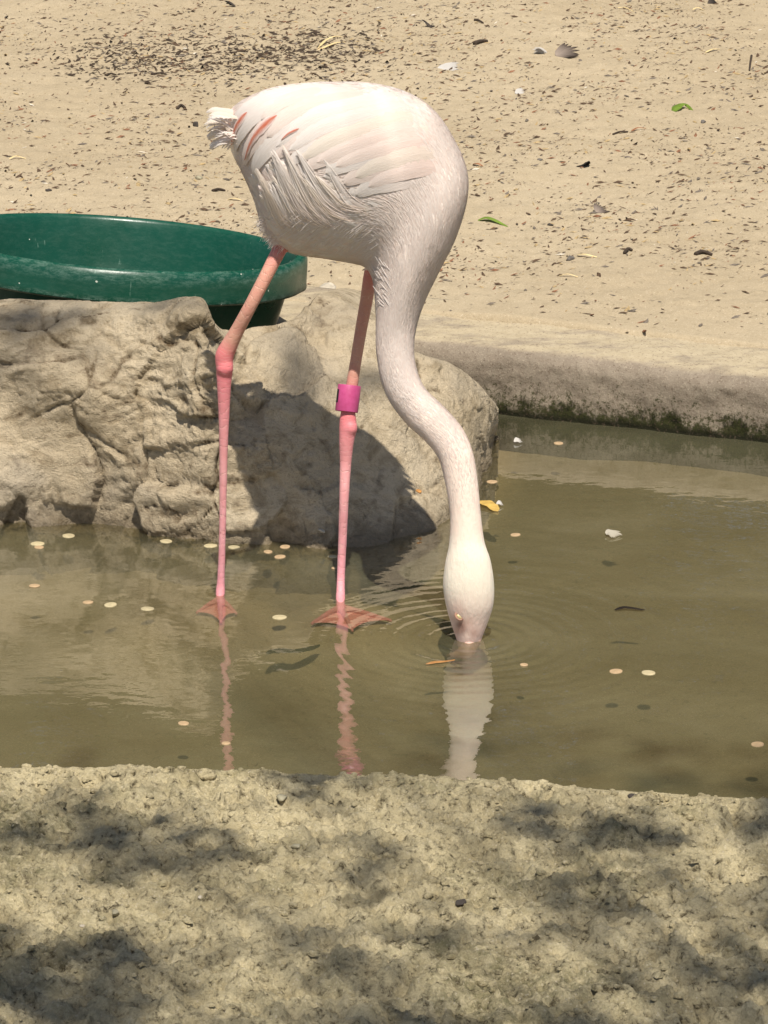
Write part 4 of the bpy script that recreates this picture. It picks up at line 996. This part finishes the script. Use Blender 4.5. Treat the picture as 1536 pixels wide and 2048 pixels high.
ground_strip('dry_leaf', [(1262,263),(1276,260),(1292,258)], 4, BRN, 'thin red brown leaf left of the round grey pebble', 'dry leaf')
TWG = plain('dark_twig', (.05, .035, .024), .85, .3, 120, bump=.5)
def twig(path, wpx, label):
    P = np.array([ground_at(px, py)+np.array([0, 0, wpx*PX*.5]) for px, py in path]); P[1:-1, 2] += .002
    V, F, _, _ = tube(P, np.linspace(.62, .45, len(P))*wpx*PX*1.3, 8, 4); c = P.mean(0); m_ = mesh_from('twig', V-c, F); o = obj('twig', m_, TWG, label=label, category='twig'); o.location = c
twig([(949,90),(960,87),(974,85)], 9, 'short thick dark twig above the flamingo at right of centre')
twig([(1391,511),(1405,508),(1424,512)], 7, 'dark bent twig lying at right on the yard')
twig([(948,41),(956,43),(966,47)], 5, 'slim dark twig near the top edge right of centre')
twig([(1503,113),(1501,126),(1499,142)], 5, 'upright dark twig near the right edge')
twig([(1226,270),(1240,267),(1256,265)], 4, 'thin dark twig left of the red brown leaf')
twig([(1249,508),(1256,502),(1264,503)], 6, 'small crooked twig between the stone and the bent twig')
twig([(302,150),(320,149),(334,150)], 4, 'dark twig on the lower edge of the mulch patch')
twig([(212,152),(222,150),(232,151)], 4, 'short dark twig at the left end of the mulch patch')
twig([(425,383),(438,382),(450,383)], 5, 'dark twig above the tub left of the flamingo')
twig([(355,219),(362,214),(370,217)], 6, 'small curled dark twig left of the flamingo tail')
twig([(690,128),(720,133),(742,131)], 4, 'long thin twig just above the flamingo back') if False else None

def m_fe(name, a, b):
    m = M(name); uv = m.n('TexCoord').outputs['UV']; sx = m.n('SeparateXYZ'); m.put(sx.inputs[0], uv)
    mp = m.n('Mapping'); m.put(mp.inputs[0], uv); mp.inputs['Scale'].default_value = (1, .3, 1); s = m.noise(mp.outputs[0], 30, 3, .6)
    col = m.mix(m.math('ADD', sx.outputs[1], m.math('MULTIPLY', s, .3)), a, b); return m.bsdf(col, .7, m.bump(s, .4, .002), .2, trans=.15)
FGR = m_fe('grey_brown_feather', (.42, .34, .28, 1), (.06, .045, .035, 1)); FBK = m_fe('black_feather', (.10, .08, .065, 1), (.008, .007, .006, 1)); FDN = m_fe('wet_down', (.50, .46, .38, 1), (.40, .36, .28, 1)); FWH = m_fe('white_down', (.62, .59, .55, 1), (.5, .47, .43, 1))
def loose_feather(px, py, wpx, hpx, ang, mat, label, n=11, fan=.9, up=.5, float_=False):
    """shaft with a fan of barbs, lying or standing on the sand; one mesh"""
    c = PZ(px, py+hpx*.3, .001) if float_ else ground_at(px, py+hpx*.45); k = np.linalg.norm(c-np.array([0, 0, H]))/FPX; V, F, U = [], [], []; off = 0
    L = math.hypot(wpx, hpx)*.5
    A = np.array([math.cos(ang), math.sin(ang)*.8, 0]); Bv = np.array([-math.sin(ang)*.6, math.cos(ang)*.5, up]); Bv /= np.linalg.norm(Bv)
    for i in range(n):
        f = (i/(n-1)-.5)*2; th = f*fan; dirv = A*math.cos(th)+Bv*math.sin(th)
        p0 = c - A*L*.5*k + np.array([0, 0, .002]); ln = 2*L*k*(.62+.38*math.cos(th))*random.uniform(.8, 1.05)
        pts = np.array([p0, p0+dirv*ln*.5+np.array([0, 0, .003]), p0+dirv*ln]); pts[:, 2] = np.maximum(pts[:, 2], c[2]+.001)
        d = strip(pts, np.tile(np.array([0, -.7, .7]), (3, 1)), L*k*.20, 0, 0, cup=.2, n=6, prof='plume', jag=.1)
        V.append(d[0]); F.append(d[1]+off); U.append(d[2]); off += len(d[0])
    V = np.vstack(V)-c; m_ = fmesh('loose_feather', (V, np.vstack(F), np.vstack(U))); o = obj('loose_feather', m_, mat, label=label, category='feather'); o.location = c
loose_feather(1124, 97, 46, 30, .25, FGR, 'grey brown fanned feather lying at upper right', fan=.8)
loose_feather(1087, 99, 24, 18, 2.8, FWH, 'white down tuft touching the grey brown feather', fan=.8)
loose_feather(886, 128, 44, 22, -.5, FWH, 'long white feather on the sand above the flamingo breast', fan=.35)
loose_feather(1035, 183, 18, 10, .2, FWH, 'small faint white down right of the long white feather', fan=.7)
loose_feather(1174, 316, 22, 34, 4.3, FBK, 'black tipped feather standing upright at right', fan=.45)
loose_feather(1197, 414, 28, 22, .9, FGR, 'small dark ragged feather below the upright black one', fan=.9)
loose_feather(858, 46, 24, 18, 1.6, FBK, 'small dark feather near the top edge above the flamingo', fan=.8)
loose_feather(466, 6, 22, 16, 2.2, FBK, 'dark feather cut by the top edge left of centre', fan=.6)
loose_feather(1420, 2, 18, 10, .3, FBK, 'dark feather cut by the top edge at right', fan=.6)

# ------------------------------------------------------------------ things floating on the pond
DISC = plain('pale_seed', (.44, .37, .22), .6, .15, 150); DISCP = plain('pinkish_seed', (.40, .28, .16), .6, .15, 150)
def seed_disc(px, py, wpx, mat, label, below=False):
    p = PZ(px, py, -.004 if below else .0007); r_2 = wpx*.5*np.linalg.norm(p-np.array([0, 0, H]))/FPX; V = []; n = 20
    rnd = random.uniform(.84, .95)
    for rr, z in ((1, -.0006), (1.0, .0001), (.85, .0004), (.5, .0006)):
        for k in range(n): a = 2*math.pi*k/n; V.append((r_2*rr*math.cos(a)*(1+.05*math.sin(2*a+px)), r_2*rr*rnd*math.sin(a), z))
    V.append((0, 0, .0007)); F = [tuple(f) for f in grid_faces(4, n, True).tolist()] + [(3*n+k, 3*n+(k+1) % n, 4*n) for k in range(n)]
    o = obj('floating_seed', mesh_from('floating_seed', V, F), mat, label=label, category='seed', group='pale round seeds floating on the pond'); o.location = p; o.rotation_euler = (0, 0, px)
for px, py, w, mt, lb in [
 (75, 1087, 28, 0, 'pale round seed by the far left rock foot, left of another'), (137, 1071, 27, 0, 'pale round seed against the left rock foot'), (78, 1094, 20, 1, 'dull sunken seed under the far left seed'),
 (332, 1082, 26, 0, 'pale round seed at the rock foot midway to the left leg'), (421, 1091, 27, 0, 'pale round seed touching the left leg from the left'), (468, 1094, 24, 0, 'pale round seed in the shadow just right of the left leg'),
 (69, 1171, 22, 1, 'brownish seed off the rock at far left'), (176, 1204, 21, 1, 'pinkish seed left of a close pair of pale seeds'), (221, 1209, 28, 0, 'left of the close pair of pale seeds at left'),
 (295, 1217, 27, 0, 'right of the close pair of pale seeds at left'), (559, 1234, 29, 0, 'bright pale seed midway between the two legs'), (665, 1113, 20, 0, 'pale seed touching the right leg from the left'), (668, 1136, 12, 1, 'tiny tan seed low beside the right leg'),
 (1031, 1069, 21, 1, 'pinkish seed right of the neck'), (1117, 886, 20, 1, 'tan seed near the curb foot'), (984, 963, 22, 1, 'tan seed by the rock corner behind the neck'), (1232, 1342, 27, 1, 'dull half sunken seed left of the brightest seed'),
 (1297, 1345, 28, 0, 'brightest round seed at right below the black feather'), (1515, 1488, 27, 1, 'peach coloured seed at the lower right edge'), (1048, 1329, 18, 1, 'small dull seed right of the head reflection'),
 (367, 1446, 23, 1, 'tan seed left of the left leg reflection'), (452, 1486, 18, 1, 'reddish seed just right of the left leg reflection'), (560, 1113, 24, 1, 'left of three brownish seeds in the sunlit gap between shadows'), (570, 1093, 24, 1, 'upper of three brownish seeds in the sunlit gap between shadows'), (536, 1103, 20, 1, 'lowest left brownish seed in the sunlit gap')]:
    seed_disc(px, py, w, (DISC, DISCP)[mt], lb)
YEL = plain('yellow_leaf', (.52, .34, .09), .6, .25, 80, trans=.1); BLK = m_fe('wet_black_feather', (.012, .008, .006, 1), (.02, .014, .01, 1)); ORL = plain('orange_leaf', (.34, .16, .05), .6, .3, 80)
ground_strip('floating_leaf', [(958,1003),(970,1008),(982,1014),(996,1023)], 13, YEL, 'yellow leaf afloat beside the neck at the rock corner', 'leaf', floating=True, arch=.003, prof='leaf', cup=.12, jag=.12)
ground_strip('floating_feather', [(1229,1221),(1245,1218),(1262,1219),(1289,1221)], 5, BLK, 'black feather afloat at right of the flamingo head', 'feather', floating=True, arch=.002, prof='leaf')
ground_strip('floating_leaf', [(852,1329),(870,1326),(888,1325),(910,1321)], 5, ORL, 'slim orange leaf floating under the head', 'leaf', floating=True, arch=.001)
loose_feather(1032, 883, 16, 9, .4, FWH, 'white feather scrap afloat near the curb', fan=.7, up=.3, n=7, float_=True)
loose_feather(996, 1009, 13, 8, .2, FWH, 'small white feather touching the yellow leaf', fan=.6, up=.3, n=6, float_=True)
loose_feather(1220, 1068, 30, 9, .1, FDN, 'white fluffy feather clump afloat right of the neck', fan=1.2, up=.05, n=19, float_=True)
ground_strip('sunken_strip', [(532,1306),(560,1300),(590,1302),(640,1290)], 10, plain('dark_sunken_strip', (.025, .028, .012), .5, .3, 60), 'dark jagged strip sunk in the shallow water between the leg reflections', 'leaf', floating=True, zf=-.009, arch=.001, lift=.001, prof='leaf', jag=.2)  # dark jagged strip lying just below the water surface
print('triangles', sum(sum(len(p.vertices)-2 for p in m_.polygons) for m_ in bpy.data.meshes) if False else 'n/a')
